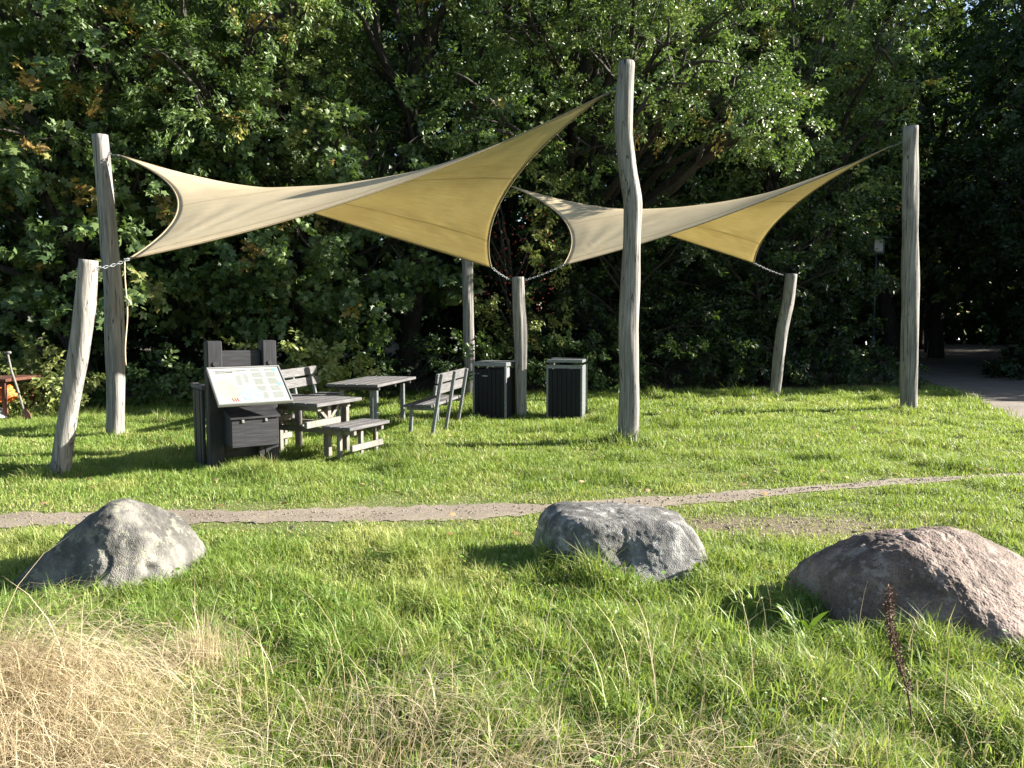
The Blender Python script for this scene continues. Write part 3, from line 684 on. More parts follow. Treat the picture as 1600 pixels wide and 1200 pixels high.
def sprays(blobs, dens, nleaf, twig, size, seed, zmin=.05, droop=.3, aut=0., inner=.55, flat=1.0):
    """leaf positions on twigs spread through the shells of the blobs (x, y, z, rx, ry, rz)"""
    r = np.random.default_rng(seed); Ps, Ds, Ns, Ss, Ts = [], [], [], [], []
    for b in blobs:
        x, y, z, rx, ry, rz_ = b; area = 12.6 * ((rx * ry + rx * rz_ + ry * rz_) / 3)
        n = max(6, int(area * dens)); o = unit(r.normal(size=(n, 3)))
        o[:, 2] *= flat; o = unit(o)
        rad = inner + (1 - inner) * r.random(n) ** .45
        wob = .75 + .5 * vnoise(o[:, 0] * 2 + x, o[:, 1] * 2 + o[:, 2] * 2.3 + z, .55, seed + 5)
        p = np.stack([x + o[:, 0] * rx * rad * wob, y + o[:, 1] * ry * rad * wob, z + o[:, 2] * rz_ * rad * wob], -1)
        p = p[p[:, 2] > zmin]; o = o[:len(p)] if len(p) != n else o
        keep = .55 * vnoise(p[:, 0] + p[:, 2] * .7, p[:, 1] + p[:, 2], .5, seed + 9) + .45 * vnoise(p[:, 0] - p[:, 1] * .4, p[:, 2] * 1.5, 1.1, seed + 31) > .40
        p = p[keep]; o = unit(p - np.array((x, y, z))); n = len(p)
        if n == 0: continue
        ax = unit(o * .8 + r.normal(size=(n, 3)) * .55 + np.array((0, 0, -droop)))
        sp_t = np.clip(.45 + .3 * (vnoise(p[:, 0], p[:, 2] + p[:, 1] * .5, 1.3, seed + 2) - .5) * 2 + r.normal(size=n) * .10, 0, 1)
        sp_t = np.where(r.random(n) < aut * (vnoise(p[:, 0], p[:, 2], .9, seed + 21) > .72), .93 + r.random(n) * .07, np.minimum(sp_t, .86))
        m = nleaf; t = (np.arange(m)[None] + r.random((n, m))) / m
        side = np.where(np.arange(m) % 2, 1., -1.)[None, :, None]
        lat = unit(np.cross(ax, np.array((0, 0, 1.)) + r.normal(size=(n, 3)) * .25))
        P = p[:, None] + ax[:, None] * (t * twig)[..., None] + lat[:, None] * side * (twig * .16) * r.random((n, m, 1)) + r.normal(size=(n, m, 3)) * twig * .10
        D = ax[:, None] * .55 + lat[:, None] * side * .7 + r.normal(size=(n, m, 3)) * .35 + np.array((0, 0, -.25))
        N = o[:, None] * .5 + np.array((0, 0, .45)) + r.normal(size=(n, m, 3)) * .54
        S = size * (.6 + .65 * r.random((n, m)))
        Ps.append(P.reshape(-1, 3)); Ds.append(D.reshape(-1, 3)); Ns.append(N.reshape(-1, 3)); Ss.append(S.ravel())
        Ts.append(np.clip(np.repeat(sp_t, m) + r.normal(size=n * m) * .05, 0, 1))
    P = np.concatenate(Ps); k = P[:, 2] > zmin
    return P[k], np.concatenate(Ds)[k], np.concatenate(Ns)[k], np.concatenate(Ss)[k], np.concatenate(Ts)[k]

def limb_path(a, b, seed, n=9, bow=.12):
    r = random.Random(seed); a, b = Vector(a), Vector(b); L = (b - a).length
    o = Vector((r.uniform(-1, 1), r.uniform(-1, 1), r.uniform(.2, 1))) * L * bow
    return [a.lerp(b, t) + o * math.sin(math.pi * t) + Vector((mnoise.noise(Vector((t * 4, seed, 0))), mnoise.noise(Vector((t * 4, seed, 7))), 0)) * L * .05 for t in [i / (n - 1) for i in range(n)]]

def tree(name, base, blobs, label, cat, group=None, trunk_r=.2, trunk_h=None, dens=3.2, nleaf=24, twig=.5, size=.13, tpl=OAK, mat=None, seed=1, bark=True, zmin=.1, droop=.3, aut=0., parts=('trunk', 'crown'), inner=.5, limbs=None, flat=1.0):
    root = empty(name, (base[0], base[1], 0), label, cat, group)
    o = np.array((base[0], base[1], 0.))
    P, D, N, S, T = sprays(blobs, dens, int(nleaf * 1.55), twig * .86, size, seed, zmin, droop, aut, inner, flat)
    me = leaf_cloud(parts[1], P - o, D, N, S, T, tpl); link_mesh(parts[1], me, mat, root)
    mb = MB(); top = max(b[2] for b in blobs)
    h = trunk_h or top; lean = Vector((random.uniform(-.3, .3), random.uniform(-.3, .3), h))
    tr = limb_path((0, 0, -.2), lean, seed * 1.3, 12, .03)
    mb.tube(tr, [trunk_r * (1.25 if i == 0 else 1 - .75 * i / 11) for i in range(12)], 12, True, .1, seed)
    for i, b in enumerate(blobs if limbs is None else blobs[:limbs]):
        c = Vector((b[0], b[1], b[2])) - Vector((base[0], base[1], 0))
        t = min(.9, max(.15, (c.z * .62) / h)); k = tr[min(11, int(t * 11))]
        L = (c - k).length
        if L < .2: continue
        lp = limb_path(k, c, seed * 7 + i, 9, .12); r0 = min(trunk_r * .5, .025 + .018 * L)
        mb.tube(lp, [r0 * (1 - .8 * j / 8) for j in range(9)], 7, True)
        rr = random.Random(seed * 31 + i)
        for q in range(3):
            s0 = lp[rr.randint(4, 8)]
            e = c + Vector((rr.uniform(-1, 1) * b[3], rr.uniform(-1, .6) * b[4], rr.uniform(-.8, .8) * b[5])) * .95
            mb.tube(limb_path(s0, e, seed + q * 3 + i, 6, .15), [r0 * .4 * (1 - .8 * j / 5) for j in range(6)], 5, True)
    mb.build(parts[0], M_BARK, root)
    return root

def fill(x0, x1, y0, y1, z0, z1, n, r0, r1, seed, squash=.85):
    r = random.Random(seed); out = []
    for _ in range(n):
        best = None
        for _ in range(14):
            c = (r.uniform(x0, x1), r.uniform(y0, y1), r.uniform(z0, z1))
            d = min([math.dist(c, o[:3]) for o in out] or [9])
            if best is None or d > best[0]: best = (d, c)
        rad = r.uniform(r0, r1); out.append((*best[1], rad, rad, rad * squash))
    return out

# --- front row, left to right
tree('maple_tree', (-8.9, 16.0), fill(-12.5, -6.6, 14.3, 17, 2.0, 5.2, 15, .9, 1.5, 11) + fill(-12.5, -7, 15, 18, 5.5, 10, 12, 1.1, 1.7, 12),
     'broad maple with large yellowing leaves behind the tall post that has a rope', 'tree', None, .22, 8, 2.6, 18, .6, .17, MAPLE, M_MAPLE, 21, aut=.22)
tree('oak_tree', (-6.2, 18.2), fill(-8.8, -4.4, 14.2, 17, 5.0, 8.6, 15, .8, 1.25, 13) + fill(-9, -4, 15.5, 20, 8, 11.5, 9, 1.2, 1.7, 14),
     'oak with small bright and golden leaves overhanging the left post', 'tree', None, .28, 9, 4.2, 26, .45, .105, OAK, M_OAK, 22, aut=.28)
tree('maple_tree', (-4.2, 17.6), fill(-6.4, -2.7, 15.4, 17.2, 1.7, 6.0, 17, .8, 1.2, 15) + fill(-2.4, -1.4, 17.2, 18.2, 2.0, 5.5, 5, .7, .9, 115),
     'dense green maple hanging low behind the long picnic table', 'tree', None, .2, 6.5, 3.0, 18, .55, .15, MAPLE, M_MAPLE, 23, aut=.1)
tree('lime_tree', (-2.6, 20.5), fill(-5, .4, 17.2, 21, 5.6, 11.5, 16, 1.1, 1.6, 16),
     'tall dark green tree rising behind the middle of the big sail', 'tree', None, .3, 10, 3.4, 22, .5, .12, OVATE, M_OAK, 24, aut=.1)
tree('oak_tree', (2.2, 21.5), fill(-.6, 3.0, 16.6, 20, 5.6, 10.5, 14, .9, 1.5, 17) + fill(2.8, 5.6, 15.8, 17.5, 5.2, 7.9, 9, .7, 1.05, 18) + fill(-1, 7, 19, 23, 9, 13, 7, 1.4, 2.0, 19),
     'large oak with dark limbs spreading above the crooked post', 'tree', None, .42, 11, 4.2, 26, .45, .10, OAK, M_OAK, 25, aut=.12)
haw = tree('hawthorn_bush', (.0, 17.9), fill(-.7, .9, 16.9, 17.6, 1.0, 3.6, 8, .5, .7, 20) + fill(-1.1, .9, 16.7, 17.4, 4.2, 5.2, 5, .45, .6, 120),
     'hawthorn bush with pale leaves and red berries behind the gap between the sails', 'bush', None, .06, 4, 6.5, 22, .36, .085, OVATE, M_PALELEAF, 26, parts=('stems', 'foliage'), aut=.2)
bm = bmesh.new(); rr = random.Random(4)
for _ in range(170):
    a = rr.uniform(0, 6.28); q = Vector((rr.uniform(-.9, .9), -.9 + rr.uniform(-.15, .3), rr.uniform(1.8, 4.0)))
    t = bmesh.new(); bmesh.ops.create_icosphere(t, subdivisions=1, radius=rr.uniform(.016, .024)); t.transform(Matrix.Translation(q))
    me = bpy.data.meshes.new('t'); t.to_mesh(me); t.free(); bm.from_mesh(me); bpy.data.meshes.remove(me)
me = bpy.data.meshes.new('berries'); bm.to_mesh(me); bm.free(); tag(link_mesh('berries', me, M_BERRY, haw), kind='stuff')
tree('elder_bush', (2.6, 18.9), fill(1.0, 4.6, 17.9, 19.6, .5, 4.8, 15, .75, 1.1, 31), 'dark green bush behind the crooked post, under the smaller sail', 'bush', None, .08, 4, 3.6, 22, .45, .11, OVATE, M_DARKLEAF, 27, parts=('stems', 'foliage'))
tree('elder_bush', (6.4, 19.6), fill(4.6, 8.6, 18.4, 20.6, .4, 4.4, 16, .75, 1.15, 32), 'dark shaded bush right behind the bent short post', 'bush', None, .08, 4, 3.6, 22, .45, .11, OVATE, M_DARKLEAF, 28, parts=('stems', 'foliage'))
tree('beech_tree', (8.2, 23.2), fill(5.4, 10.4, 19.5, 22.5, 4.4, 8.6, 15, 1.0, 1.5, 33) + fill(5, 11, 21, 25, 8.5, 12.5, 9, 1.2, 1.8, 34),
     'airy tree with long dark horizontal branches and sky between them, above the smaller sail', 'tree', None, .3, 10, 2.7, 20, .55, .11, OVATE, M_OAK, 29, aut=.2, flat=.6)
tree('beech_tree', (10.6, 29.5), fill(9.0, 13.8, 26.8, 30.5, 5.2, 13, 17, 1.2, 1.8, 35), 'backlit tree behind the nearer park lamp', 'tree', None, .3, 11, 2.5, 20, .6, .14, OVATE, M_OAK, 30, aut=.25)
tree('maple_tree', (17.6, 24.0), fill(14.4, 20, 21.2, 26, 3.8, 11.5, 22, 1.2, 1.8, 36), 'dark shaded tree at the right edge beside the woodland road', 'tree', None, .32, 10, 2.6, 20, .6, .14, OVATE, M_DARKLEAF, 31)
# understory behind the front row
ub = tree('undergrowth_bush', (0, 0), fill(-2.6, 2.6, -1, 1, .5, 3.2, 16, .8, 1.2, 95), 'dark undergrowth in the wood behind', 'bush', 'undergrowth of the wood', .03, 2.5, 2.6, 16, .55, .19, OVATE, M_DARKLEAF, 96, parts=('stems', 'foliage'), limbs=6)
for i, (x, y) in enumerate([(-16, 20), (-11.5, 19.5), (-7.5, 20.5), (-3, 23), (1.5, 23.5), (6, 25.5), (9.5, 31), (-20, 25), (-14, 26), (-8, 28), (-2, 30), (4, 32), (12, 38), (9, 41), (17, 50), (22, 55), (28, 56), (35, 55), (19.8, 23.5), (22, 28), (26, 33), (31, 38), (37, 43), (24, 23.2), (29, 26), (17.3, 45), (40, 48), (33, 30), (38, 34), (44, 40), (25, 52), (31, 52)]):
    dup(ub, (x, y, 0), i * 2.1)
for i, (x, y) in enumerate([(19.6, 20.6), (23.5, 21.0), (27.5, 21.6), (17.5, 21.5)]):
    dup(ub, (x, y, 0), i * 1.3 + .4).scale = (1.15, 1.15, 1.75)
for c in list(ub.children): bpy.data.objects.remove(c)
bpy.data.objects.remove(ub)
# low growth
lab = {'a': 'low bramble lit by the sun left of the leaning posts, beside the spade', 'b': 'low dark bramble between the tall left post and the information stand',
       'c': 'pale sunlit bramble behind the backrest of the bench facing right', 'd': 'low dark bramble behind the long picnic table',
       'e': 'low leafy undergrowth behind the bins', 'f': 'low leafy undergrowth between the crooked post and the bent post', 'g': 'low shaded undergrowth right of the bent post', 'h': 'shaded bush at the right edge of the woodland road'}
def low(key, bl, mat, seed, size=.10, dens=5.0):
    x = sum(b[0] for b in bl) / len(bl); y = sum(b[1] for b in bl) / len(bl)
    return tree('bramble_bush', (x, y), bl, lab[key], 'bush', 'low bushes along the wood edge', .02, .5, dens, 18, .35, size, OVATE, mat, seed, zmin=.03, parts=('stems', 'foliage'))
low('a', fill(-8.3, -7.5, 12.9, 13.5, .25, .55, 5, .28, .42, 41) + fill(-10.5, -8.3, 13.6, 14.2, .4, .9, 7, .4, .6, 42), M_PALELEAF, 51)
low('b', fill(-7.4, -4.3, 14.3, 15.2, .25, .75, 13, .4, .6, 43), M_MAPLE, 52, .11)
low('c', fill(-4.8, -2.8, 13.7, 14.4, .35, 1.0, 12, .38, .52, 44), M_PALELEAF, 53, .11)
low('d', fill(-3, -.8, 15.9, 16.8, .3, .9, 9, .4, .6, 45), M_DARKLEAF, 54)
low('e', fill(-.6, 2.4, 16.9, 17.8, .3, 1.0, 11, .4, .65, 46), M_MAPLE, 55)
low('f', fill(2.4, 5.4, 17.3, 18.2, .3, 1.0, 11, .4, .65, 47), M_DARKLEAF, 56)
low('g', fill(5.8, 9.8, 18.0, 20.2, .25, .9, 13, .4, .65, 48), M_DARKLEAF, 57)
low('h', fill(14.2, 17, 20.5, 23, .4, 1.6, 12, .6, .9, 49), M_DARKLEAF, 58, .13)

# --- woods behind and to the right: one of each kind, then copies
proto = [tree('forest_tree', (0, 0), fill(-2.8, 2.8, -2.6, 2.6, 3.0 + k * .6, 13 + k, 18, 1.4, 2.1, 60 + k), 'tree', 'tree', 'trees of the wood behind', .3, 12, 1.9, 16, .7, .21, OVATE, (M_DARKLEAF, M_OAK, M_DARKLEAF)[k], 70 + k, limbs=8) for k in range(3)]
spots = [(-17, 19, 1), (-14, 22, 0), (-10, 23, 2), (-7, 25, 1), (-3.5, 27, 0), (.5, 26.5, 2), (4.5, 28, 1), (8, 31, 0), (-19, 28, 0), (-13, 31, 1), (-6, 33, 2), (0, 35, 0), (7, 37, 1), (13, 37, 2), (16.5, 45, 0), (-24, 24, 2),
         (21.5, 23.6, 0), (20.6, 28.5, 1), (24, 27, 2), (26.5, 24.6, 1), (26, 31, 0), (29.5, 28, 2), (32, 33, 1), (35, 28, 0), (29, 40, 2), (21, 50, 0), (35, 47, 1), (40, 31, 0), (31.5, 25, 2), (38, 38, 1), (44, 36, 2), (46, 44, 0), (52, 40, 1), (36, 53, 2), (28, 54, 0), (12.5, 33, 1), (9, 36, 0), (44, 52, 1), (15, 31, 2), (18.5, 33.5, 0), (15.5, 38, 1), (48, 48, 2), (55, 52, 0), (58, 44, 1), (22.5, 43, 1)]
where = ['far left', 'left', 'middle', 'right', 'far right']
for i, (x, y, k) in enumerate(spots):
    o = proto[k] if i < 0 else dup(proto[k], (x, y, 0), i * 2.4)
    s = .9 + .25 * ((i * 37) % 10) / 10; o.scale = (s, s, s * 1.05)
    o['label'] = 'tree of the shaded wood behind the front row'
for o in proto:
    for c in list(o.children): bpy.data.objects.remove(c)
    bpy.data.objects.remove(o)
r = np.random.default_rng(99); n = 70000
P = np.stack([r.uniform(-60, 140, n), r.uniform(52, 66, n), 24 * r.random(n) ** 1.1], -1)
me = leaf_cloud('distant_wood', P, r.normal(size=(n, 3)), r.normal(size=(n, 3)), r.uniform(.6, 1.2, n), np.clip(r.normal(.35, .2, n), 0, .8), RHOMB)
tag(link_mesh('distant_wood', me, M_DARKLEAF), 'dark mass of leaves far behind the trees', 'woodland', kind='stuff')

# ------------------------------------------------------------------ grass
def blades(P, h, wd, az, lean, tint, segs=2, curl=1.0, seed=0):
    """one tapered bending blade per point; returns V, loops, starts, tints"""
    n = len(P); k = segs * 2 + 1
    d = np.stack([np.cos(az), np.sin(az), np.zeros(n)], -1)
    r = np.random.default_rng(seed); fa = az + np.pi / 2 + r.normal(size=n) * .6
    f = np.stack([np.cos(fa), np.sin(fa), np.zeros(n)], -1)
    V = np.zeros((n, k, 3), np.float32)
    for s in range(segs + 1):
        t = s / segs; a = lean * (.35 * t + .65 * curl * t * t)
        c = P + np.stack([np.zeros(n), np.zeros(n), h * t * np.cos(a * .9)], -1) + d * (h * t * np.sin(a))[:, None]
        if s < segs:
            ww = (wd * (1 - .75 * t ** 1.5) * .5)[:, None] * f; V[:, 2 * s] = c - ww; V[:, 2 * s + 1] = c + ww
        else: V[:, 2 * s] = c
    fl, fs = [], [0]
    for s in range(segs - 1): fl += [2 * s, 2 * s + 1, 2 * s + 3, 2 * s + 2]; fs.append(len(fl))
    fl += [2 * segs - 2, 2 * segs - 1, 2 * segs]; fs.append(len(fl)); fl = np.array(fl); fs = np.array(fs)
    return V.reshape(-1, 3), (np.arange(n)[:, None] * k + fl).ravel(), (np.arange(n)[:, None] * fs[-1] + fs[:-1]).ravel(), np.repeat(tint, k)

def scatter(y0, y1, dens, seed, pad=1.0):
    r = np.random.default_rng(seed); xm = y1 * .70 + pad; n = int(dens * 2 * xm * (y1 - y0))
    x = r.uniform(-xm, xm, n); y = r.uniform(y0, y1, n); k = np.abs(x) < y * .70 + pad
    return x[k], y[k], r
BOULD = [(-2.53, 4.80, .60), (.74, 5.12, .60), (2.40, 4.12, .72)]
FEET = [posts[k][0].location for k in 'ABCDEFG']
def lawn(name, y0, y1, dens, h0, wd0, segs, seed):
    x, y, r = scatter(y0, y1, dens, seed); n = len(x)
    pn = np.abs(y - path_y(x)) / path_hw(x)
    keep = (pn > .55 + .75 * vnoise(x, y, .16, 51) * (.4 + .9 * vnoise(x, y, .6, 52)) + .2 * r.random(n)) | (r.random(n) < .05 + .35 * (vnoise(x, y, .25, 53) > .68))
    keep &= ~in_road(x + r.normal(size=n) * .12, y)
    worn = np.exp(-(((x - 2.2) / 1.5) ** 2 + ((y - 6.05) / .42) ** 2))          # trodden patch right of the middle boulder
    near = np.clip((pn - .4) / 3.2, 0, 1)                                          # short beside the path
    bare = worn * (vnoise(x, y, .22, 8) * .7 + .6) + (1 - near) * .5 * vnoise(x, y, .3, 14)
    keep &= r.random(n) > bare * .9
    for bx, by, br in BOULD: keep &= ((x - bx) / (br * .72)) ** 2 + ((y - by) / .38) ** 2 > 1
    keep &= y < 16.8 + .12 * x + 1.2 * vnoise(x, y, 1.5, 40)
    x, y, near, worn = x[keep], y[keep], near[keep], worn[keep]; n = len(x)
    cl = vnoise(x, y, .35, 11); big = vnoise(x, y, 1.6, 12); fine = vnoise(x, y, .12, 13)
    h = h0(x, y) * (.35 + 1.1 * cl * (.4 + 1.1 * fine)) * (.35 + .65 * near) * (1 - .6 * worn) * r.uniform(.6, 1.25, n)
    for bx, by, br in BOULD:
        d = np.sqrt(((x - bx) / br) ** 2 + ((y - by) / .52) ** 2); h *= 1 + .35 * np.exp(-((d - 1) / .18) ** 2)
    for fl_ in FEET: h *= 1 + (3.2 if abs(fl_.x - 1.55) < .3 else 1.1) * np.exp(-((x - fl_.x) ** 2 + (y - fl_.y + .1) ** 2) / .26 ** 2)
    h *= 1 + 1.3 * np.exp(-(((x + 2.75) / .4) ** 2 + ((y - 8.15) / .25) ** 2))
    tuft = np.clip((vnoise(x, y, .55, 61) - .70) / .12, 0, 1) * near; h *= 1 + (.3 if y0 < 4.5 else .9) * tuft
    az = r.uniform(0, 2 * np.pi, n)
    lean = np.abs(r.normal(.5, .38, n)) + .35 * fine
    tint = .18 + .38 * big + .18 * (cl - .5) + r.normal(size=n) * .10 + .20 * (1 - near) + .25 * worn - .22 * tuft + .30 * np.clip((vnoise(x, y, .9, 62) - .62) / .15, 0, 1)
    dry = r.random(n) < .05 + .12 * (vnoise(x, y, .5, 17) > .6) + .25 * (1 - near) + .3 * worn
    if y0 < 4: dry |= r.random(n) < .30 * np.clip((3.6 - y) / 1.0, 0, 1) * (vnoise(x, y, .4, 18) > .42)
    tint = np.where(dry, r.uniform(.82, 1, n), np.clip(tint, 0, .80))
    P = np.stack([x, y, np.zeros(n) - .005], -1)
    V, L, S, T = blades(P, h, wd0 * r.uniform(.6, 1.4, n), az, lean, tint, segs, 1, seed)
    return V, L, S, T
def merge(name, parts):
    Vs, Ls, Ss, Ts = [], [], [], []; o = 0; lo = 0
    for V, L, S, T in parts:
        Vs.append(V); Ls.append(L + o); Ss.append(S + lo); Ts.append(T); o += len(V); lo += len(L)
    return np_mesh(name, np.concatenate(Vs), np.concatenate(Ls), np.concatenate(Ss), {'tint': np.concatenate(Ts)})
hf = lambda x, y: np.interp(y, [1.5, 3.2, 4.2, 5.6, 6.6, 8, 12, 16], [.15, .14, .11, .085, .06, .075, .085, .10])
strips = []
for k, (y0, y1, dn, wd, sg) in enumerate([(1.6, 3.2, 9000, .0062, 3), (3.2, 4.6, 7500, .0066, 3), (4.6, 6.6, 5600, .0066, 2), (6.6, 9.5, 3800, .0075, 2), (9.5, 13, 2000, .010, 2), (13, 19, 1100, .014, 2)]):
    strips.append(lawn('lawn_grass', y0, y1, dn, hf, wd, sg, 200 + k))
tag(link_mesh('lawn_grass', merge('lawn_grass', strips), M_GRASS), 'green lawn grass', 'grass', kind='stuff')

# coarse broad blades of the unmown meadow edge
r = np.random.default_rng(500); nc = 420; cx = r.uniform(-2.6, 2.9, nc); cy = r.uniform(2.0, 4.3, nc); k = (np.abs(cx) < cy * .72 + .2) & ((cx + 1.9) ** 2 + ((cy - 2.6) * 1.2) ** 2 > .5); cx, cy = cx[k], cy[k]
k = np.ones(len(cx), bool)
for bx, by, br in BOULD: k &= ((cx - bx) / (br + .1)) ** 2 + ((cy - by) / .75) ** 2 > 1
cx, cy = cx[k], cy[k]
m_ = r.integers(7, 26, len(cx)); X = np.repeat(cx, m_) + r.normal(size=m_.sum()) * .035; Yc = np.repeat(cy, m_) + r.normal(size=m_.sum()) * .035; n = len(X)
V, L, S, T = blades(np.stack([X, Yc, np.zeros(n) - .005], -1), r.uniform(.10, .24, n), r.uniform(.005, .011, n), r.uniform(0, 6.28, n), np.abs(r.normal(.6, .4, n)), np.clip(np.repeat(r.normal(.42, .2, len(cx)), m_) + r.normal(size=n) * .12, 0, .8), 4, 1.2, 501)
tag(link_mesh('coarse_grass', np_mesh('coarse_grass', V, L, S, {'tint': T}), M_GRASS), 'tufts of coarse broad bladed grass in the foreground', 'grass', kind='stuff')

# dry meadow grass in the foreground
def stalks(name, n, cx, cy, sx, sy, hmin, hmax, azm, azs, seed, wd=.0024, mound=0., lean0=.9):
    r = np.random.default_rng(seed); x = cx + r.normal(size=n) * sx; y = cy + r.normal(size=n) * sy
    k = (y > 1.7) & (y < 4.2); x, y = x[k], y[k]; n = len(x)
    g = np.exp(-(((x - cx) / (sx * 1.5)) ** 2 + ((y - cy) / (sy * 1.5)) ** 2))
    P = np.stack([x, y, mound * g * r.random(n)], -1)
    return blades(P, r.uniform(hmin, hmax, n) * (.55 + .55 * g), wd * r.uniform(.5, 1.2, n) * np.where(r.random(n) < .06, 2.0, 1), azm + r.normal(size=n) * azs, np.abs(r.normal(lean0, .35, n)), np.clip(.25 + .5 * vnoise(x, y, .18, seed) + r.normal(size=n) * .24, 0, 1), 5, 1.2, seed)
me = merge('dry_grass', [
    stalks('', 4600, -2.05, 2.75, .40, .36, .25, .62, -.5, 1.0, 301, .0042, .24, 1.15),
    stalks('', 1500, -1.4, 2.40, .32, .22, .2, .45, -.4, 1.2, 302, .004, .08, 1.2),
    stalks('', 480, -1.45, 3.40, .11, .11, .18, .40, -.3, 1.4, 303, .0034, .05, .55),
    stalks('', 900, .1, 2.35, .50, .2, .2, .45, -.35, 1.0, 304, .004, .05, 1.15),
    stalks('', 480, -.45, 2.85, .35, .22, .2, .42, -.2, .9, 305, .0034, .05, 1.1),
    stalks('', 500, .9, 2.4, .5, .3, .2, .4, -.3, 1.2, 306, .0034, .02, 1.0),
    stalks('', 220, 0, 3.1, 1.4, .5, .35, .6, .3, 1.6, 307, .0035, .02, .8)])
tag(link_mesh('dry_grass', me, M_DRY), 'straw coloured dry meadow grass in the foreground', 'grass', kind='stuff')

r = np.random.default_rng(520); n = 5200; x = r.uniform(-2.8, 3.0, n); y = r.uniform(2.0, 5.2, n); k = (vnoise(x, y, .45, 521) > .60) & (np.abs(x) < y * .72 + .2); x, y = x[k], y[k]; n = len(x)
az = r.uniform(0, 6.28, n)
me = leaf_cloud('ground_cover', np.stack([x, y, r.uniform(.04, .12, n)], -1), np.stack([np.cos(az), np.sin(az), r.normal(size=n) * .3], -1), np.stack([r.normal(size=n) * .4, r.normal(size=n) * .4 - .2, np.ones(n)], -1), r.uniform(.015, .045, n), np.clip(r.normal(.5, .25, n), 0, 1), OVATE)
tag(link_mesh('ground_cover', me, M_WEED), 'small green leaves among the foreground grass', 'ground cover', kind='stuff')

# broad leaved weeds and the dock stalk
def weed(x, y, n, size, label, seed, upright=.6):
    r = np.random.default_rng(seed); root = empty('broadleaf_weed', (x, y, 0), label, 'weed', 'broad leaved weeds in the meadow')
    a = r.uniform(0, 2 * np.pi, n); D = np.stack([np.cos(a), np.sin(a), upright * (.5 + r.random(n))], -1)
    N = np.stack([-np.cos(a) * .8, -np.sin(a) * .8, np.ones(n)], -1) + r.normal(size=(n, 3)) * .2
    t = np.array([(0, .02, 0), (.25, .10, .03), (.6, .13, .02), (.85, .08, -.06), (1, 0, -.14), (.85, -.08, -.06), (.6, -.13, .02), (.25, -.10, .03), (0, -.02, 0), (.25, 0, -.01), (.6, 0, -.03), (.85, 0, -.1)])
    fc = [(0, 1, 9), (1, 2, 10, 9), (2, 3, 11, 10), (3, 4, 11), (4, 5, 11), (5, 6, 10, 11), (6, 7, 9, 10), (7, 8, 9), (8, 0, 9)]
    me = leaf_cloud('leaves', np.zeros((n, 3)), D, N, size * r.uniform(.6, 1.15, n), r.uniform(.1, .9, n), (t, fc))
    link_mesh('leaves', me, M_WEED, root, True)
for (x, y, n, s, l, u) in [(1.50, 3.84, 9, .22, 'dark dock leaves in the shade at the left foot of the reddish boulder', 1.2),
                           (.38, 2.62, 8, .24, 'upright green dock plant at the bottom, right of the middle', 1.3),
                           (-.62, 2.50, 9, .17, 'green plantain rosette in the dry grass at the bottom left of the middle', .6),
                           (-.30, 3.30, 9, .18, 'long leaved plantain in the middle of the foreground', .9),
                           (1.35, 3.02, 8, .14, 'small broad leaved weed below the reddish boulder, left of the dead stalk', .5),
                           (-1.85, 3.78, 14, .13, 'light green leafy weed in front of the pointed boulder', .6),
                           (1.18, 4.85, 6, .16, 'plantain leaves at the right foot of the flat topped boulder', 1.0)]:
    weed(x, y, n, s, l, int(abs(x * 100)) + 400, u)
dk = empty('dock_stalk', (1.52, 2.88, 0), 'dead brown dock stalk with crusty seeds in front of the reddish boulder', 'plant stalk')
sp_ = [Vector((.04 - .10 * t + .02 * math.sin(6 * t), .0, .62 * t)) for t in np.linspace(0, 1, 12)]
MB().tube([p + Vector((0, 0, -.02)) for p in sp_], [.005 - .002 * i / 11 for i in range(12)], 6).build('stem', M_SEED, dk)
r = np.random.default_rng(77); n = 1500; t = .32 + .68 * r.random(n) ** .9
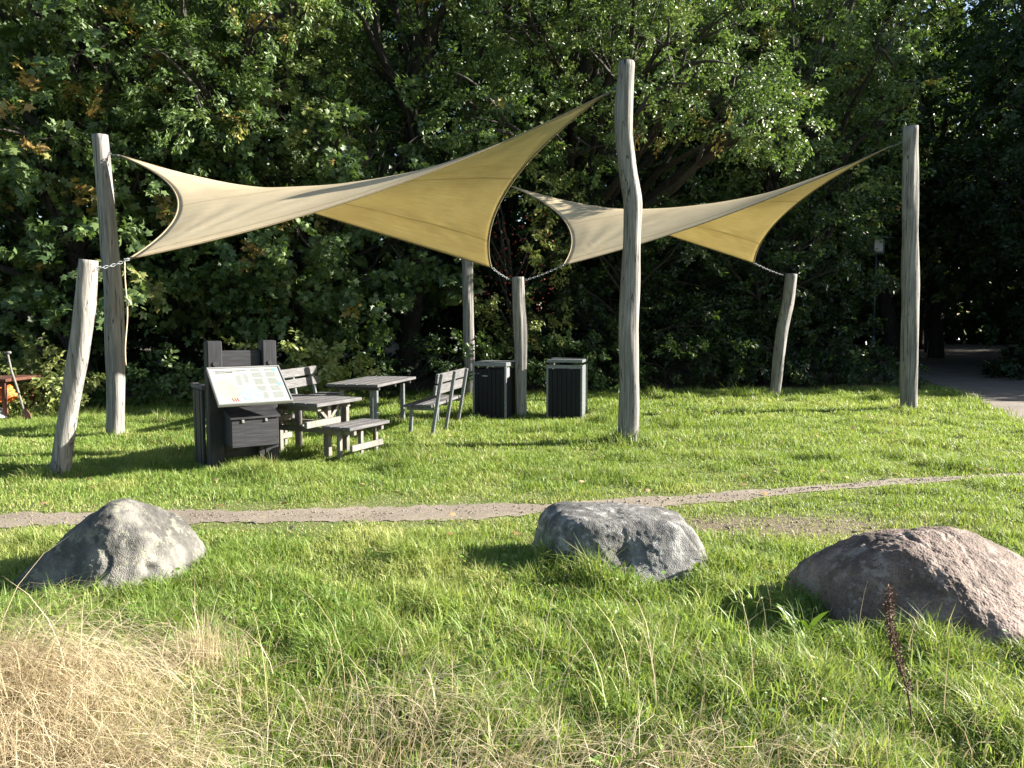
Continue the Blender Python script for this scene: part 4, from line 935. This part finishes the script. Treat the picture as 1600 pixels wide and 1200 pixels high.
c = np.array([sp_[0].lerp(sp_[-1], 0)] * 0 + [tuple(Vector((.04 - .10 * q + .02 * math.sin(6 * q), 0, .62 * q))) for q in t])
gap = (np.sin(t * 40) > -.5) | (t > .6)
off = unit(r.normal(size=(n, 3))) * (.006 + .014 * r.random((n, 1))) * np.where(t > .55, 1, .8)[:, None]
me = leaf_cloud('seeds', (c + off)[gap], off[gap], r.normal(size=(n, 3))[gap], r.uniform(.006, .012, n)[gap], r.random(n)[gap], RHOMB)
tag(link_mesh('seeds', me, M_SEED, dk), kind='stuff')

# fallen leaves on the lawn and pebbles on the path
r = np.random.default_rng(55); n = 300; x = r.uniform(-6, 9, n); y = r.uniform(5.6, 15.5, n)
P = np.stack([x, y, .02 + .05 * r.random(n)], -1); az = r.uniform(0, 6.28, n)
me = leaf_cloud('fallen_leaves', P, np.stack([np.cos(az), np.sin(az), r.normal(size=n) * .2], -1), np.stack([r.normal(size=n) * .35, r.normal(size=n) * .35, np.ones(n)], -1), r.uniform(.035, .085, n), r.random(n), MAPLE)
tag(link_mesh('fallen_leaves', me, M_FALLEN), 'scattered brown fallen leaves on the lawn', 'leaves', kind='stuff')
n = 3400; x = r.uniform(-6, 7, n); hw = path_hw(x); y = path_y(x) + hw * np.clip(r.normal(size=n) * .5, -1.3, 1.3)
x[:600] = 2.1 + r.normal(size=600) * .8; y[:600] = 6.05 + r.normal(size=600) * .22
ico = bmesh.new(); bmesh.ops.create_icosphere(ico, subdivisions=1, radius=1); iv = np.array([v.co for v in ico.verts]); ifc = np.array([[v.index for v in f.verts] for f in ico.faces]); ico.free()
S = .003 + .007 * r.random(n) ** 4
V = np.stack([x, y, .006 + S * .3], -1)[:, None] + S[:, None, None] * iv[None] * (1 + .35 * r.normal(size=(n, 1, 3))) * (1 + .15 * r.normal(size=(n, len(iv), 1)))
me = np_mesh('path_pebbles', V.reshape(-1, 3), (np.arange(n)[:, None] * len(iv) + ifc.ravel()[None]).ravel(), np.arange(0, n * len(ifc) * 3, 3))
tag(link_mesh('path_pebbles', me, M_PATH), 'pebbles on the trodden path', 'pebbles', kind='stuff')
